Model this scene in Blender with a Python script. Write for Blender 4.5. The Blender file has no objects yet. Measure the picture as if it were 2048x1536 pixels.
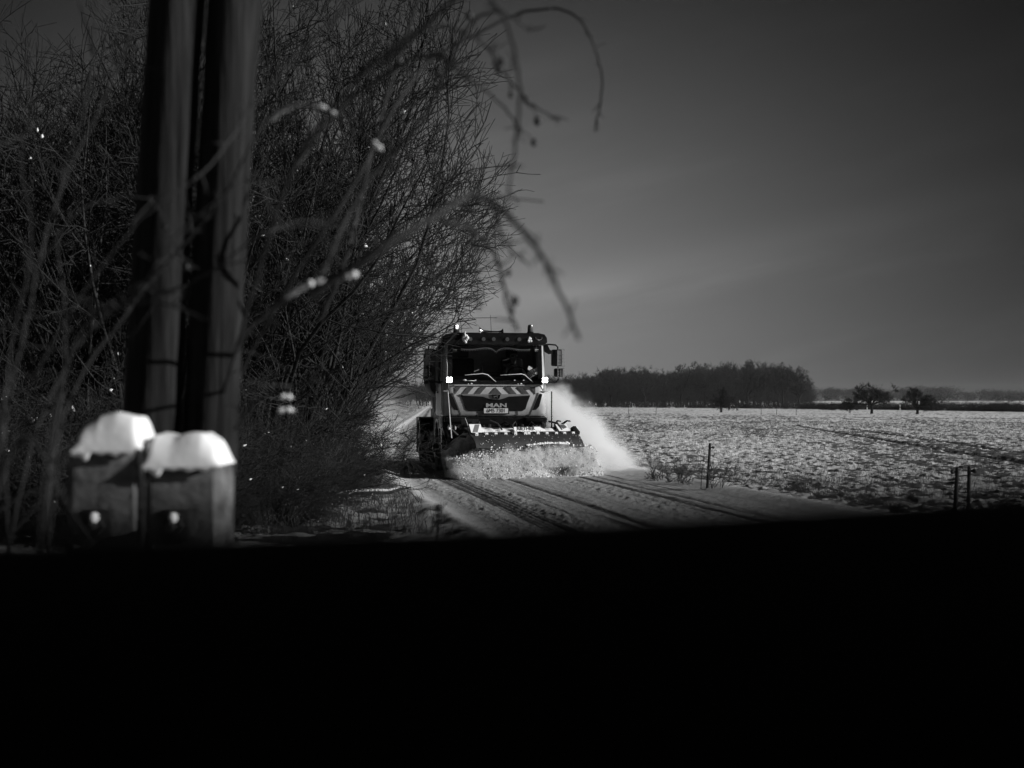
import bpy, bmesh, math, random
import numpy as np
from mathutils import Vector, Matrix

SC = bpy.context.scene
COL = SC.collection
R = math.radians
rng = np.random.default_rng(7)
random.seed(7)

# ------------------------------------------------------------------ camera
CAM_Z = 1.5
FPX = 2844.0           # focal length in pixels of the 2048 px wide photograph
HORIZON = 806.0
cam_data = bpy.data.cameras.new("camera")
cam = bpy.data.objects.new("camera", cam_data)
COL.objects.link(cam)
cam.location = (0, 0, CAM_Z)
cam.rotation_euler = (R(90.765), 0, 0)
cam_data.sensor_width = 36.0
cam_data.lens = 50.0
cam_data.clip_start = 0.02
cam_data.clip_end = 12000
cam_data.dof.use_dof = True
cam_data.dof.focus_distance = 29.0
cam_data.dof.aperture_fstop = 2.6
SC.camera = cam

# ------------------------------------------------------------------ world
SUN_AZ, SUN_EL = 100.0, 20.0        # compass: 0 = +Y, 90 = +X
w = bpy.data.worlds.new("World")
SC.world = w
w.use_nodes = True
nt = w.node_tree
nt.nodes.clear()


def N(tree, kind, **kw):
    n = tree.nodes.new(kind)
    for k, v in kw.items():
        if k.startswith("i_"):
            n.inputs[k[2:]].default_value = v
        else:
            setattr(n, k, v)
    return n


def mth(tree, op, a, b=None, c=None, clamp=False):
    n = tree.nodes.new("ShaderNodeMath")
    n.operation = op
    n.use_clamp = clamp
    for i, v in enumerate((a, b, c)):
        if v is None:
            continue
        if isinstance(v, (int, float)):
            n.inputs[i].default_value = v
        else:
            tree.links.new(v, n.inputs[i])
    return n.outputs[0]


def maprange(tree, v, a, b, c, d, smooth=False):
    n = tree.nodes.new("ShaderNodeMapRange")
    n.interpolation_type = "SMOOTHSTEP" if smooth else "LINEAR"
    n.clamp = True
    tree.links.new(v, n.inputs[0])
    for i, k in enumerate((a, b, c, d)):
        n.inputs[i + 1].default_value = k
    return n.outputs[0]


sky = N(nt, "ShaderNodeTexSky", sky_type="NISHITA", sun_disc=False)
sky.sun_elevation = R(SUN_EL)
sky.sun_rotation = R(SUN_AZ)
sky.air_density = 1.0
sky.dust_density = 0.6
sep = N(nt, "ShaderNodeSeparateColor")
nt.links.new(sky.outputs[0], sep.inputs[0])
# a red-filtered black and white sky: the red channel only, with thin high cloud streaks
tc = N(nt, "ShaderNodeTexCoord")
sx = N(nt, "ShaderNodeSeparateXYZ")
nt.links.new(tc.outputs["Generated"], sx.inputs[0])
az = mth(nt, "ARCTAN2", sx.outputs[0], sx.outputs[1])
el = mth(nt, "ARCSINE", sx.outputs[2])
# the filtered sky is brightest low over the road and darkens smoothly away from there
elp = mth(nt, "MAXIMUM", el, -0.02)
q = mth(nt, "ADD", mth(nt, "MULTIPLY", az, -1.21), mth(nt, "MULTIPLY", elp, 5.63))
q = mth(nt, "ADD", q, mth(nt, "MULTIPLY", mth(nt, "MULTIPLY", az, az), -12.3))
q = mth(nt, "ADD", q, mth(nt, "MULTIPLY", mth(nt, "MULTIPLY", elp, elp), -26.6))
azf = mth(nt, "ADD", mth(nt, "EXPONENT", mth(nt, "SUBTRACT", q, 0.72)), 0.025)
elf = 1.0
comb = N(nt, "ShaderNodeCombineXYZ")
nt.links.new(mth(nt, "MULTIPLY", az, 1.6), comb.inputs[0])
nt.links.new(mth(nt, "ADD", mth(nt, "MULTIPLY", el, 9.0), mth(nt, "MULTIPLY", az, -1.9)), comb.inputs[1])
cn = N(nt, "ShaderNodeTexNoise")
cn.inputs["Scale"].default_value = 2.3
cn.inputs["Detail"].default_value = 6.0
cn.inputs["Roughness"].default_value = 0.55
nt.links.new(comb.outputs[0], cn.inputs["Vector"])
cloud = maprange(nt, cn.outputs[0], 0.45, 0.75, 0.97, 1.14, True)
st_ = mth(nt, "SUBTRACT", el, mth(nt, "ADD", mth(nt, "MULTIPLY", az, 0.17), 0.0745))
st_ = mth(nt, "ADD", st_, mth(nt, "MULTIPLY", mth(nt, "SUBTRACT", cn.outputs[0], 0.5), 0.05))
s1 = mth(nt, "DIVIDE", st_, 0.014)
s1 = mth(nt, "EXPONENT", mth(nt, "MULTIPLY", mth(nt, "MULTIPLY", s1, s1), -1.0))
cloud = mth(nt, "ADD", cloud, mth(nt, "MULTIPLY", mth(nt, "MULTIPLY", s1, 0.36), cn.outputs[0]))
lum = mth(nt, "MULTIPLY", mth(nt, "MULTIPLY", sep.outputs[0], azf), cloud)
cc = N(nt, "ShaderNodeCombineColor")
for i in range(3):
    nt.links.new(lum, cc.inputs[i])
bg = N(nt, "ShaderNodeBackground")
bg.inputs[1].default_value = 0.079
nt.links.new(cc.outputs[0], bg.inputs[0])
wo = N(nt, "ShaderNodeOutputWorld")
nt.links.new(bg.outputs[0], wo.inputs[0])

sun_d = bpy.data.lights.new("sun", "SUN")
sun_d.energy = 4.8
sun_d.angle = R(0.5)
sun_d.color = (1.0, 1.0, 1.0)       # black and white photograph: neutral light
sun = bpy.data.objects.new("sun", sun_d)
COL.objects.link(sun)
sd = Vector((math.sin(R(SUN_AZ)) * math.cos(R(SUN_EL)), math.cos(R(SUN_AZ)) * math.cos(R(SUN_EL)), math.sin(R(SUN_EL))))
sun.rotation_euler = sd.to_track_quat("Z", "Y").to_euler()
sun.location = (40, -5, 30)

SC.view_settings.view_transform = "Standard"
SC.view_settings.look = "None"
SC.view_settings.exposure = -0.05
SC.view_settings.gamma = 1.0
SC.view_settings.use_curve_mapping = False
SC.render.engine = "CYCLES"
cy = SC.cycles
cy.use_denoising = True
cy.max_bounces = 10
cy.diffuse_bounces = 2
cy.glossy_bounces = 3
cy.transmission_bounces = 4
cy.transparent_max_bounces = 12
cy.volume_bounces = 8
cy.volume_step_rate = 0.5
cy.volume_max_steps = 128
cy.use_adaptive_sampling = True
cy.adaptive_threshold = 0.012
cy.sample_clamp_indirect = 4.0
cy.caustics_reflective = False
cy.caustics_refractive = False


# ------------------------------------------------------------------ materials
MATS = {}


def mat(name, v, rough=0.7, metal=0.0, var=0.25, scale=6.0, bump=0.0, bscale=None, spec=0.4, stretch=None, coat=0.0):
    if name in MATS:
        return MATS[name]
    m = bpy.data.materials.new(name)
    m.use_nodes = True
    t = m.node_tree
    b = t.nodes["Principled BSDF"]
    b.inputs["Roughness"].default_value = rough
    b.inputs["Metallic"].default_value = metal
    b.inputs["Specular IOR Level"].default_value = spec
    b.inputs["Coat Weight"].default_value = coat
    co = N(t, "ShaderNodeTexCoord")
    vec = co.outputs["Object"]
    if stretch:
        mp = N(t, "ShaderNodeMapping")
        mp.inputs["Scale"].default_value = stretch
        t.links.new(vec, mp.inputs[0])
        vec = mp.outputs[0]
    n = N(t, "ShaderNodeTexNoise")
    n.inputs["Scale"].default_value = scale
    n.inputs["Detail"].default_value = 5.0
    n.inputs["Roughness"].default_value = 0.6
    t.links.new(vec, n.inputs["Vector"])
    o = maprange(t, n.outputs[0], 0.3, 0.7, v * (1 - var), min(v * (1 + var), 0.92))
    cb = N(t, "ShaderNodeCombineColor")
    for i in range(3):
        t.links.new(o, cb.inputs[i])
    t.links.new(cb.outputs[0], b.inputs["Base Color"])
    if bump > 0:
        n2 = N(t, "ShaderNodeTexNoise")
        n2.inputs["Scale"].default_value = bscale or scale * 3
        n2.inputs["Detail"].default_value = 4.0
        t.links.new(vec, n2.inputs["Vector"])
        bp = N(t, "ShaderNodeBump")
        bp.inputs["Strength"].default_value = 1.0
        bp.inputs["Distance"].default_value = bump
        t.links.new(n2.outputs[0], bp.inputs["Height"])
        t.links.new(bp.outputs[0], b.inputs["Normal"])
    MATS[name] = m
    return m


def mat_emit(name, v, strength):
    m = mat(name, v, 0.3)
    b = m.node_tree.nodes["Principled BSDF"]
    b.inputs["Emission Color"].default_value = (1, 1, 1, 1)
    b.inputs["Emission Strength"].default_value = strength
    return m


def mat_glass(name, tint=0.55):
    m = bpy.data.materials.new(name)
    m.use_nodes = True
    t = m.node_tree
    t.nodes.clear()
    tr = N(t, "ShaderNodeBsdfTransparent")
    tr.inputs[0].default_value = (tint, tint, tint, 1)
    gl = N(t, "ShaderNodeBsdfGlossy")
    gl.inputs[0].default_value = (0.8, 0.8, 0.8, 1)
    gl.inputs["Roughness"].default_value = 0.05
    fr = N(t, "ShaderNodeFresnel")
    fr.inputs[0].default_value = 1.35
    nz = N(t, "ShaderNodeTexNoise")
    nz.inputs["Scale"].default_value = 4.0
    f = mth(t, "MULTIPLY", fr.outputs[0], maprange(t, nz.outputs[0], 0.3, 0.7, 0.6, 1.1))
    mx = N(t, "ShaderNodeMixShader")
    t.links.new(f, mx.inputs[0])
    t.links.new(tr.outputs[0], mx.inputs[1])
    t.links.new(gl.outputs[0], mx.inputs[2])
    out = N(t, "ShaderNodeOutputMaterial")
    t.links.new(mx.outputs[0], out.inputs[0])
    return m


M_SNOW = mat("snow", 0.84, 0.65, var=0.08, scale=3.0, bump=0.01, bscale=30, spec=0.3)
M_CAPSNOW = mat("settled_snow", 0.84, 0.6, var=0.05, scale=3.0, bump=0.0015, bscale=40, spec=0.3)
M_BARK = mat("bark", 0.03, 0.9, var=0.5, scale=9.0, bump=0.004, bscale=50, spec=0.2)
M_TWIG = mat("twig_bark", 0.016, 0.75, var=0.5, scale=2.0, spec=0.3)
M_CANE = mat("rose_cane", 0.02, 0.7, var=0.5, scale=9.0, spec=0.3)
M_HIP = mat("rose_hip", 0.014, 0.35, var=0.3, scale=30.0)
M_FARTREE = mat("distant_bark", 0.026, 0.95, var=0.4, scale=0.4, spec=0.1)
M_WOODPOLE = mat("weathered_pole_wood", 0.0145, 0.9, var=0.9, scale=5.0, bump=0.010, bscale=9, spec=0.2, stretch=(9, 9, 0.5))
M_CONC = mat("weathered_concrete", 0.125, 0.9, var=0.65, scale=13.0, bump=0.004, bscale=40, spec=0.2)
M_STEEL = mat("dark_steel", 0.05, 0.45, 0.6, var=0.3, scale=10)
M_PAINT = mat("municipal_paint", 0.50, 0.38, var=0.22, scale=5.0, spec=0.5, coat=0.4)
M_CABSIDE = mat("darker_cab_side", 0.22, 0.35, var=0.1, scale=2.0, spec=0.5, coat=0.3)  # doors and side panels set darker than the cab body
M_BLACK = mat("black_plastic", 0.011, 0.2, var=0.4, scale=8.0, spec=0.25)
M_RUBBER = mat("black_rubber", 0.02, 0.7, var=0.4, scale=12.0, bump=0.003, bscale=20)
M_TYRE = mat("tyre_rubber", 0.03, 0.85, var=0.4, scale=10.0)
M_CHROME = mat("chrome", 0.45, 0.22, 1.0, var=0.1, scale=5)
M_WHITE = mat("white_plastic", 0.8, 0.5, var=0.06, scale=10)
M_REFDARK = mat("dark_reflective_sheet", 0.09, 0.4, var=0.15, scale=20)
M_INK = mat("black_ink", 0.02, 0.6, var=0.1, scale=20)
M_GREY = mat("grey_fabric", 0.06, 0.9, var=0.2, scale=20)
M_SKIN = mat("skin", 0.42, 0.55, var=0.1, scale=30)
M_HOPPER = mat("dark_hopper_paint", 0.07, 0.5, var=0.3, scale=4.0)
M_POST = mat("dark_plastic_post", 0.02, 0.6, var=0.3, scale=30.0)
M_DRY = mat("dry_stalk", 0.07, 0.8, var=0.5, scale=4.0)
M_SILL = mat("dusty_sill_rubber", 0.32, 0.7, var=0.35, scale=14.0, spec=0.3)
M_VAN = mat("black_van_trim", 0.018, 0.65, var=0.3, scale=9.0, spec=0.3)
M_HEAD = mat("headlight_reflector", 0.75, 0.2, 0.9, var=0.25, scale=40.0)
M_LAMP = mat_emit("lit_work_lamp", 0.9, 10.0)
M_BEACONLIT = mat_emit("beacon_flash", 0.9, 3.0)
M_BEACON = mat("beacon_lens", 0.09, 0.15, var=0.2, scale=20.0, spec=0.6, coat=0.6)
M_BEAD = mat("white_beads", 0.85, 0.5, var=0.05)
M_PAPER = mat("white_paper", 0.85, 0.7, var=0.05)
M_SIGN = mat("grey_name_board", 0.22, 0.6, var=0.1)
G_SCREEN = mat_glass("windscreen_glass", 0.72)
G_SIDE = mat_glass("side_glass", 0.35)


# ------------------------------------------------------------------ object helpers
def tag(o, label=None, cat=None, group=None, kind=None):
    if label:
        o["label"] = label
    if cat:
        o["category"] = cat
    if group:
        o["group"] = group
    if kind:
        o["kind"] = kind
    return o


def empty(name, loc=(0, 0, 0), rz=0.0):
    o = bpy.data.objects.new(name, None)
    COL.objects.link(o)
    o.location = loc
    o.rotation_euler = (0, 0, rz)
    o.empty_display_size = 0.3
    return o


def mesh_np(name, V, F, smooth=False):
    me = bpy.data.meshes.new(name)
    V = np.asarray(V, dtype=np.float32)
    F = np.asarray(F, dtype=np.int32)
    k = F.shape[1]
    me.vertices.add(len(V))
    me.vertices.foreach_set("co", V.ravel())
    me.loops.add(F.size)
    me.loops.foreach_set("vertex_index", F.ravel())
    me.polygons.add(len(F))
    me.polygons.foreach_set("loop_start", np.arange(0, F.size, k, dtype=np.int32))
    me.update(calc_edges=True)
    me.validate()
    if smooth:
        me.polygons.foreach_set("use_smooth", np.ones(len(me.polygons), dtype=bool))
    return me


def link(name, me, m, parent=None, loc=None):
    if m is not None and not me.materials:
        me.materials.append(m)
    o = bpy.data.objects.new(name, me)
    COL.objects.link(o)
    if parent:
        o.parent = parent
    if loc is not None:
        o.location = loc
    return o


class MB:
    """collects shapes in a bmesh, built as ONE mesh object"""

    def __init__(s):
        s.b = bmesh.new()

    def box(s, x0, x1, y0, y1, z0, z1, bev=0.0):
        g = bmesh.ops.create_cube(s.b, size=1.0)
        vs = g["verts"]
        for v in vs:
            v.co = Vector(((x0 + x1) / 2 + v.co.x * (x1 - x0), (y0 + y1) / 2 + v.co.y * (y1 - y0), (z0 + z1) / 2 + v.co.z * (z1 - z0)))
        if bev > 0:
            es = list({e for v in vs for e in v.link_edges})
            bmesh.ops.bevel(s.b, geom=es, offset=bev, segments=2, affect="EDGES", profile=0.5)
        return s

    def prism(s, pts, y0, y1, bev=0.0):
        """outline in X,Z extruded from y0 to y1"""
        a = [s.b.verts.new((p[0], y0, p[1])) for p in pts]
        c = [s.b.verts.new((p[0], y1, p[1])) for p in pts]
        n = len(pts)
        fs = [s.b.faces.new(a), s.b.faces.new(c[::-1])]
        for i in range(n):
            fs.append(s.b.faces.new((a[i], c[i], c[(i + 1) % n], a[(i + 1) % n])))
        bmesh.ops.recalc_face_normals(s.b, faces=fs)
        if bev > 0:
            es = list({e for f in fs[:1] for e in f.edges})
            bmesh.ops.bevel(s.b, geom=es, offset=bev, segments=2, affect="EDGES", profile=0.5)
        return s

    def prism_x(s, pts, x0, x1):
        """outline in Y,Z extruded along X"""
        a = [s.b.verts.new((x0, p[0], p[1])) for p in pts]
        c = [s.b.verts.new((x1, p[0], p[1])) for p in pts]
        n = len(pts)
        fs = [s.b.faces.new(a), s.b.faces.new(c[::-1])]
        for i in range(n):
            fs.append(s.b.faces.new((a[i], c[i], c[(i + 1) % n], a[(i + 1) % n])))
        bmesh.ops.recalc_face_normals(s.b, faces=fs)
        return s

    def tube(s, pts, r, sides=8):
        pts = [Vector(p) for p in pts]
        rs = r if isinstance(r, (list, tuple)) else [r] * len(pts)
        rings = []
        ref = Vector((0.13, 0.31, 1.0))
        for i, p in enumerate(pts):
            t = (pts[min(i + 1, len(pts) - 1)] - pts[max(i - 1, 0)]).normalized()
            u = t.cross(ref)
            if u.length < 0.1:
                u = t.cross(Vector((1, 0, 0)))
            u.normalize()
            v = t.cross(u)
            rings.append([s.b.verts.new(p + (u * math.cos(2 * math.pi * k / sides) + v * math.sin(2 * math.pi * k / sides)) * rs[i]) for k in range(sides)])
        fs = []
        for i in range(len(rings) - 1):
            for k in range(sides):
                fs.append(s.b.faces.new((rings[i][k], rings[i][(k + 1) % sides], rings[i + 1][(k + 1) % sides], rings[i + 1][k])))
        fs.append(s.b.faces.new(rings[0][::-1]))
        fs.append(s.b.faces.new(rings[-1]))
        bmesh.ops.recalc_face_normals(s.b, faces=fs)
        return s

    def loft(s, rings, cap=True):
        rr = [[s.b.verts.new(p) for p in r] for r in rings]
        n = len(rr[0])
        fs = []
        for i in range(len(rr) - 1):
            for k in range(n):
                fs.append(s.b.faces.new((rr[i][k], rr[i][(k + 1) % n], rr[i + 1][(k + 1) % n], rr[i + 1][k])))
        if cap:
            fs.append(s.b.faces.new(rr[0][::-1]))
            fs.append(s.b.faces.new(rr[-1]))
        bmesh.ops.recalc_face_normals(s.b, faces=fs)
        return s

    def ball(s, c, r, sub=1, sc=(1, 1, 1)):
        g = bmesh.ops.create_icosphere(s.b, subdivisions=sub, radius=r)
        for v in g["verts"]:
            v.co = Vector((c[0] + v.co.x * sc[0], c[1] + v.co.y * sc[1], c[2] + v.co.z * sc[2]))
        return s

    def build(s, name, m, parent=None, smooth=False, loc=None):
        me = bpy.data.meshes.new(name)
        s.b.to_mesh(me)
        s.b.free()
        if smooth:
            for p in me.polygons:
                p.use_smooth = True
            if smooth != "all":
                me.set_sharp_from_angle(angle=R(38))
        return link(name, me, m, parent, loc)


def kids(o):
    return [c for c in CHILD.get(o.name, [])]


CHILD = {}


def copy_tree(o, loc=None, rz=None, sc=None):
    c = o.copy()
    COL.objects.link(c)
    for ch in [x for x in bpy.data.objects if x.parent == o]:
        d = ch.copy()
        COL.objects.link(d)
        d.parent = c
        for g in [x for x in bpy.data.objects if x.parent == ch]:
            e = g.copy()
            COL.objects.link(e)
            e.parent = d
    if loc is not None:
        c.location = loc
    if rz is not None:
        c.rotation_euler = (0, 0, rz)
    if sc is not None:
        c.scale = sc
    return c


def text(name, s, size, m, parent, loc, rot=(R(90), 0, 0), sx=1.0, ext=0.002, off=0.0):
    cu = bpy.data.curves.new(name, "FONT")
    cu.body = s
    cu.size = size
    cu.extrude = ext
    cu.offset = off
    cu.align_x = "CENTER"
    cu.align_y = "CENTER"
    cu.materials.append(m)
    tmp = bpy.data.objects.new("tmp", cu)
    me = bpy.data.meshes.new_from_object(tmp)
    bpy.data.objects.remove(tmp)
    if not me.materials:
        me.materials.append(m)
    o = bpy.data.objects.new(name, me)
    COL.objects.link(o)
    o.parent = parent
    o.location = loc
    o.rotation_euler = rot
    o.scale = (sx, 1, 1)
    return o


def P(px, py, D):
    """a point of the place, from where it shows in the photograph and its distance"""
    return Vector(((px - 1024) / FPX * D, D, CAM_Z - (py - HORIZON) / FPX * D))


# ------------------------------------------------------------------ noise
def _hash(ix, iy, seed):
    h = (ix.astype(np.int64) * 374761393 + iy.astype(np.int64) * 668265263 + seed * 982451653) & 0xFFFFFFFF
    h = ((h ^ (h >> 13)) * 1274126177) & 0xFFFFFFFF
    return ((h ^ (h >> 16)) & 0xFFFFFF) / float(0xFFFFFF)


def vnoise(x, y, seed=0):
    xi, yi = np.floor(x), np.floor(y)
    fx, fy = x - xi, y - yi
    fx = fx * fx * (3 - 2 * fx)
    fy = fy * fy * (3 - 2 * fy)
    xi, yi = xi.astype(np.int64), yi.astype(np.int64)
    a, b = _hash(xi, yi, seed), _hash(xi + 1, yi, seed)
    c, d = _hash(xi, yi + 1, seed), _hash(xi + 1, yi + 1, seed)
    return (a * (1 - fx) + b * fx) * (1 - fy) + (c * (1 - fx) + d * fx) * fy


def fbm(x, y, seed=0, o=3):
    s, a, t = 0, 1.0, 0
    for i in range(o):
        s = s + a * vnoise(x * 2 ** i + 17 * i, y * 2 ** i - 9 * i, seed + i)
        t += a
        a *= 0.5
    return s / t


def sstep(a, b, x):
    t = np.clip((x - a) / (b - a), 0, 1)
    return t * t * (3 - 2 * t)


# ------------------------------------------------------------------ ground
def road_x(y):
    """centre reference line of the road"""
    y = np.asarray(y, dtype=float)
    near = -0.165 * (y - 28)
    far = -1.98 - 0.055 * (y - 40)
    return np.where(y < 40, near, far)


ROAD_L, ROAD_R = -2.0, 2.7


def ground(x, y):
    """height and bare-soil share at a point"""
    x = np.asarray(x, dtype=float)
    y = np.asarray(y, dtype=float)
    r = np.hypot(x, y)
    u = x - road_x(y)
    base = sstep(450, 1500, r) * 3.2 + sstep(300, 900, r) * 0.3
    wob = 0.22 * (fbm(x * 0.5, y * 0.22, 5, 2) - 0.5)
    uu = u + wob
    onroad = sstep(ROAD_L - 0.05, ROAD_L + 0.25, uu) * (1 - sstep(ROAD_R - 0.3, ROAD_R + 0.1, uu))
    infield = sstep(ROAD_R + 0.5, ROAD_R + 1.0, uu + 0.5 * (fbm(x * 1.3, y * 0.9, 91, 2) - 0.5))
    left = 1 - sstep(ROAD_L - 0.5, ROAD_L, uu)
    # road
    st = fbm(u * 9, y * 0.35, 11, 3)
    st2 = fbm(u * 22, y * 0.5, 12, 2)
    grain = vnoise(x * 14, y * 14, 13)
    tr = lambda c, hw: np.exp(-((u - c) / hw) ** 4)
    t1 = tr(-1.22, 0.27)
    t1b = tr(-0.62, 0.12)
    t2 = tr(-0.06, 0.075)
    t2b = tr(-0.33, 0.14)
    t3 = tr(1.52, 0.10)
    t3b = tr(1.86, 0.09)
    t3c = tr(1.15, 0.16)
    t4 = tr(2.25, 0.12)
    tread = 0.5 + 0.5 * np.sin(u * 2 * math.pi / 0.085 + 1.2 * vnoise(u * 3, y * 0.4, 3))
    rs = t1 * (0.45 + 0.55 * tread) + t2 * 0.85 + 0.5 * t2b * sstep(0.4, 0.7, st2) + t3 * 0.75 + t3b * 0.65 + 0.35 * t1b * tread + 0.3 * t3c * sstep(0.45, 0.7, st2) + 0.35 * t4 * sstep(0.4, 0.6, st)
    rs = rs + 0.42 * sstep(0.52, 0.72, st) * (1 - sstep(0.3, 0.45, u) * (1 - sstep(0.85, 1.05, u)))
    rs = np.clip(rs + 0.25 * (st2 - 0.5) + 0.12 * (grain - 0.5), 0, 1) * (0.75 + 0.25 * grain)
    chunky = sstep(0.45, 0.75, fbm(x * 13, y * 9, 21, 2)) * (tr(-1.75, 0.16) + tr(-0.85, 0.15) + tr(0.95, 0.14) + 0.7 * tr(1.3, 0.12) + 0.5)
    hr = -0.018 * t1 * (0.4 + 0.6 * tread) - 0.018 * t2 - 0.012 * (t3 + t3b) + 0.012 * (st - 0.5) + 0.010 * (st2 - 0.5) + 0.014 * chunky + 0.006 * grain
    # field of snowed clods and stubble
    fade = 1 - sstep(120, 400, r) * 0.6
    c1 = fbm(x / 0.22, y / 0.27, 31, 3)
    c2 = 1 - np.abs(2 * fbm(x / 0.22 + 5, y / 0.24, 37, 2) - 1)
    c3 = fbm(x / 1.6, y / 1.3, 41, 2)
    c0 = fbm(x / 0.75, y / 0.8, 43, 2)
    hf = (0.10 * (c1 - 0.5) + 0.065 * (c2 - 0.5) + 0.045 * (c0 - 0.5)) * fade + 0.07 * (c3 - 0.5) - 0.01
    c4 = fbm(x / 7.0 + 3, y / 16.0, 97, 3)
    c5 = fbm((x - 0.105 * y) / 0.9, y / 22.0, 98, 2)
    sf = sstep(0.47, 0.60, fbm(x / 0.17 + 50, y / 0.26, 47, 3) + 0.35 * (c4 - 0.5) + 0.22 * (c5 - 0.5) + 0.30 * (c3 - 0.5) - 0.30 * (c1 - 0.5)) * 0.9
    for k, off in enumerate((0.0, 1.9)):
        rx = 12.6 + off + (y - 34.4) * 0.105
        rt = np.exp(-((x - rx) / 0.22) ** 2) * (y > 20) * (y < 95)
        hf = hf - 0.09 * rt
        sf = np.clip(sf + 0.75 * rt, 0, 1)
    # bright unploughed strips and dark furrow beyond them, crossing the far end of the field
    lx = 21 + (474 - y) * 0.16
    far_line = np.clip((x - lx) * 0.12, -60, 60)
    strip = sstep(150, 260, y + x * 0.9 - 0)
    sf = sf * (1 - 0.4 * strip) + 0.04 * strip
    sf = np.clip(sf + 0.55 * np.exp(-((y + x * 0.9 - 178) / 4.0) ** 2) + 0.35 * np.exp(-((y + x * 0.9 - 163) / 3.0) ** 2), 0, 1)
    hf = hf * (1 - 0.6 * strip)
    # verges
    v1 = fbm(x / 0.55, y / 0.45, 53, 3)
    v2 = fbm(x / 0.18, y / 0.16, 59, 3)
    hv = 0.15 * (v1 - 0.45) + 0.05 * (v2 - 0.5)
    sv = sstep(0.48, 0.62, fbm(x / 0.50 + 30, y / 0.32, 61, 4) + 0.12 * (v2 - 0.5)) * 0.8
    bank = np.exp(-((uu - (ROAD_L - 0.35)) / 0.35) ** 2) * 0.10
    sl = np.clip(sv * (1 - np.exp(-((uu - (ROAD_L - 0.5)) / 0.5) ** 2)) + sstep(-2.9, -4.2, uu) * 0.4, 0, 1)
    bankr = np.exp(-((uu - (ROAD_R + 0.45)) / 0.4) ** 2) * 0.07
    mid = np.clip(1 - onroad - infield - left, 0, 1)
    near_flat = sstep(1.5, 5, r)
    h = base + near_flat * (onroad * hr + infield * hf + left * (hv * sstep(-2.2, -2.7, uu) + bank + 0.12 * sstep(-3.0, -6.0, uu)) + mid * (bankr + 0.25 * hv) + left * 0.0)
    s = onroad * rs + infield * sf + left * sl + mid * sv * 0.35
    return h, np.clip(s, 0, 1)


def gz(x, y):
    return float(ground(np.array([x]), np.array([y]))[0][0])


rings = [0.6, 2.0, 3.5, 5.0] + list(np.arange(6.0, 14.0, 0.16))
r_ = 14.0
while r_ < 2500:
    rings.append(r_)
    if r_ < 42:
        r_ += 0.055 + (r_ - 14) * 0.0032
    elif r_ < 130:
        r_ += 0.145 * (r_ / 42) ** 1.25
    else:
        r_ *= 1.012
rings.append(2500.0)
rings = np.array(rings)
ang = np.concatenate([np.arange(-180, -24, 6.0), np.arange(-24, -20.6, 0.4), np.arange(-20.6, 20.6, 0.056), np.arange(20.6, 24, 0.4), np.arange(24, 180, 6.0)])
A = np.radians(ang)
RR, AA = np.meshgrid(rings, A, indexing="ij")
GX, GY = RR * np.sin(AA), RR * np.cos(AA)
GH, GS = ground(GX.ravel(), GY.ravel())
nr, na = RR.shape
V = np.column_stack([GX.ravel(), GY.ravel(), GH])
ii, jj = np.meshgrid(np.arange(nr - 1), np.arange(na), indexing="ij")
j2 = (jj + 1) % na
F = np.stack([ii * na + jj, ii * na + j2, (ii + 1) * na + j2, (ii + 1) * na + jj], axis=-1).reshape(-1, 4)
fcx = V[F].mean(axis=1)
fu = fcx[:, 0] - road_x(fcx[:, 1])
fy = fcx[:, 1]
is_road = (fu > ROAD_L) & (fu < ROAD_R) & (fy > -30) & (fy < 420)
is_verge = (~is_road) & (fu > -9.0) & (fu < ROAD_R + 1.0) & (fy > -30) & (fy < 420)
is_field = ~(is_road | is_verge)


def ground_material(name, snow_v, soil_v, rough_scale):
    m = bpy.data.materials.new(name)
    m.use_nodes = True
    t = m.node_tree
    b = t.nodes["Principled BSDF"]
    b.inputs["Roughness"].default_value = 0.75
    b.inputs["Specular IOR Level"].default_value = 0.25
    at = N(t, "ShaderNodeAttribute", attribute_name="soil")
    co = N(t, "ShaderNodeTexCoord")
    n1 = N(t, "ShaderNodeTexNoise")
    n1.inputs["Scale"].default_value = rough_scale
    n1.inputs["Detail"].default_value = 6
    n1.inputs["Roughness"].default_value = 0.7
    t.links.new(co.outputs["Object"], n1.inputs["Vector"])
    v = mth(t, "ADD", at.outputs["Fac"], mth(t, "MULTIPLY", mth(t, "SUBTRACT", n1.outputs[0], 0.5), 0.9))
    f = maprange(t, v, 0.28, 0.72, 0, 1, True)
    n2 = N(t, "ShaderNodeTexNoise")
    n2.inputs["Scale"].default_value = 1.3
    n2.inputs["Detail"].default_value = 4
    t.links.new(co.outputs["Object"], n2.inputs["Vector"])
    sv = maprange(t, n2.outputs[0], 0.3, 0.7, snow_v * 0.9, snow_v * 1.06)
    col = mth(t, "ADD", mth(t, "MULTIPLY", mth(t, "SUBTRACT", 1.0, f), sv), mth(t, "MULTIPLY", f, soil_v))
    cb = N(t, "ShaderNodeCombineColor")
    for i in range(3):
        t.links.new(col, cb.inputs[i])
    t.links.new(cb.outputs[0], b.inputs["Base Color"])
    bp = N(t, "ShaderNodeBump")
    bp.inputs["Distance"].default_value = 0.03
    bp.inputs["Strength"].default_value = 0.8
    t.links.new(n1.outputs[0], bp.inputs["Height"])
    t.links.new(bp.outputs[0], b.inputs["Normal"])
    return m


def sub_ground(name, mask, m):
    f = F[mask]
    ids, inv = np.unique(f, return_inverse=True)
    me = mesh_np(name, V[ids], inv.reshape(-1, 4), True)
    a = me.attributes.new("soil", "FLOAT", "POINT")
    a.data.foreach_set("value", GS[ids].astype(np.float32))
    o = link(name, me, m)
    tag(o, kind="structure")
    return o


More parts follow.
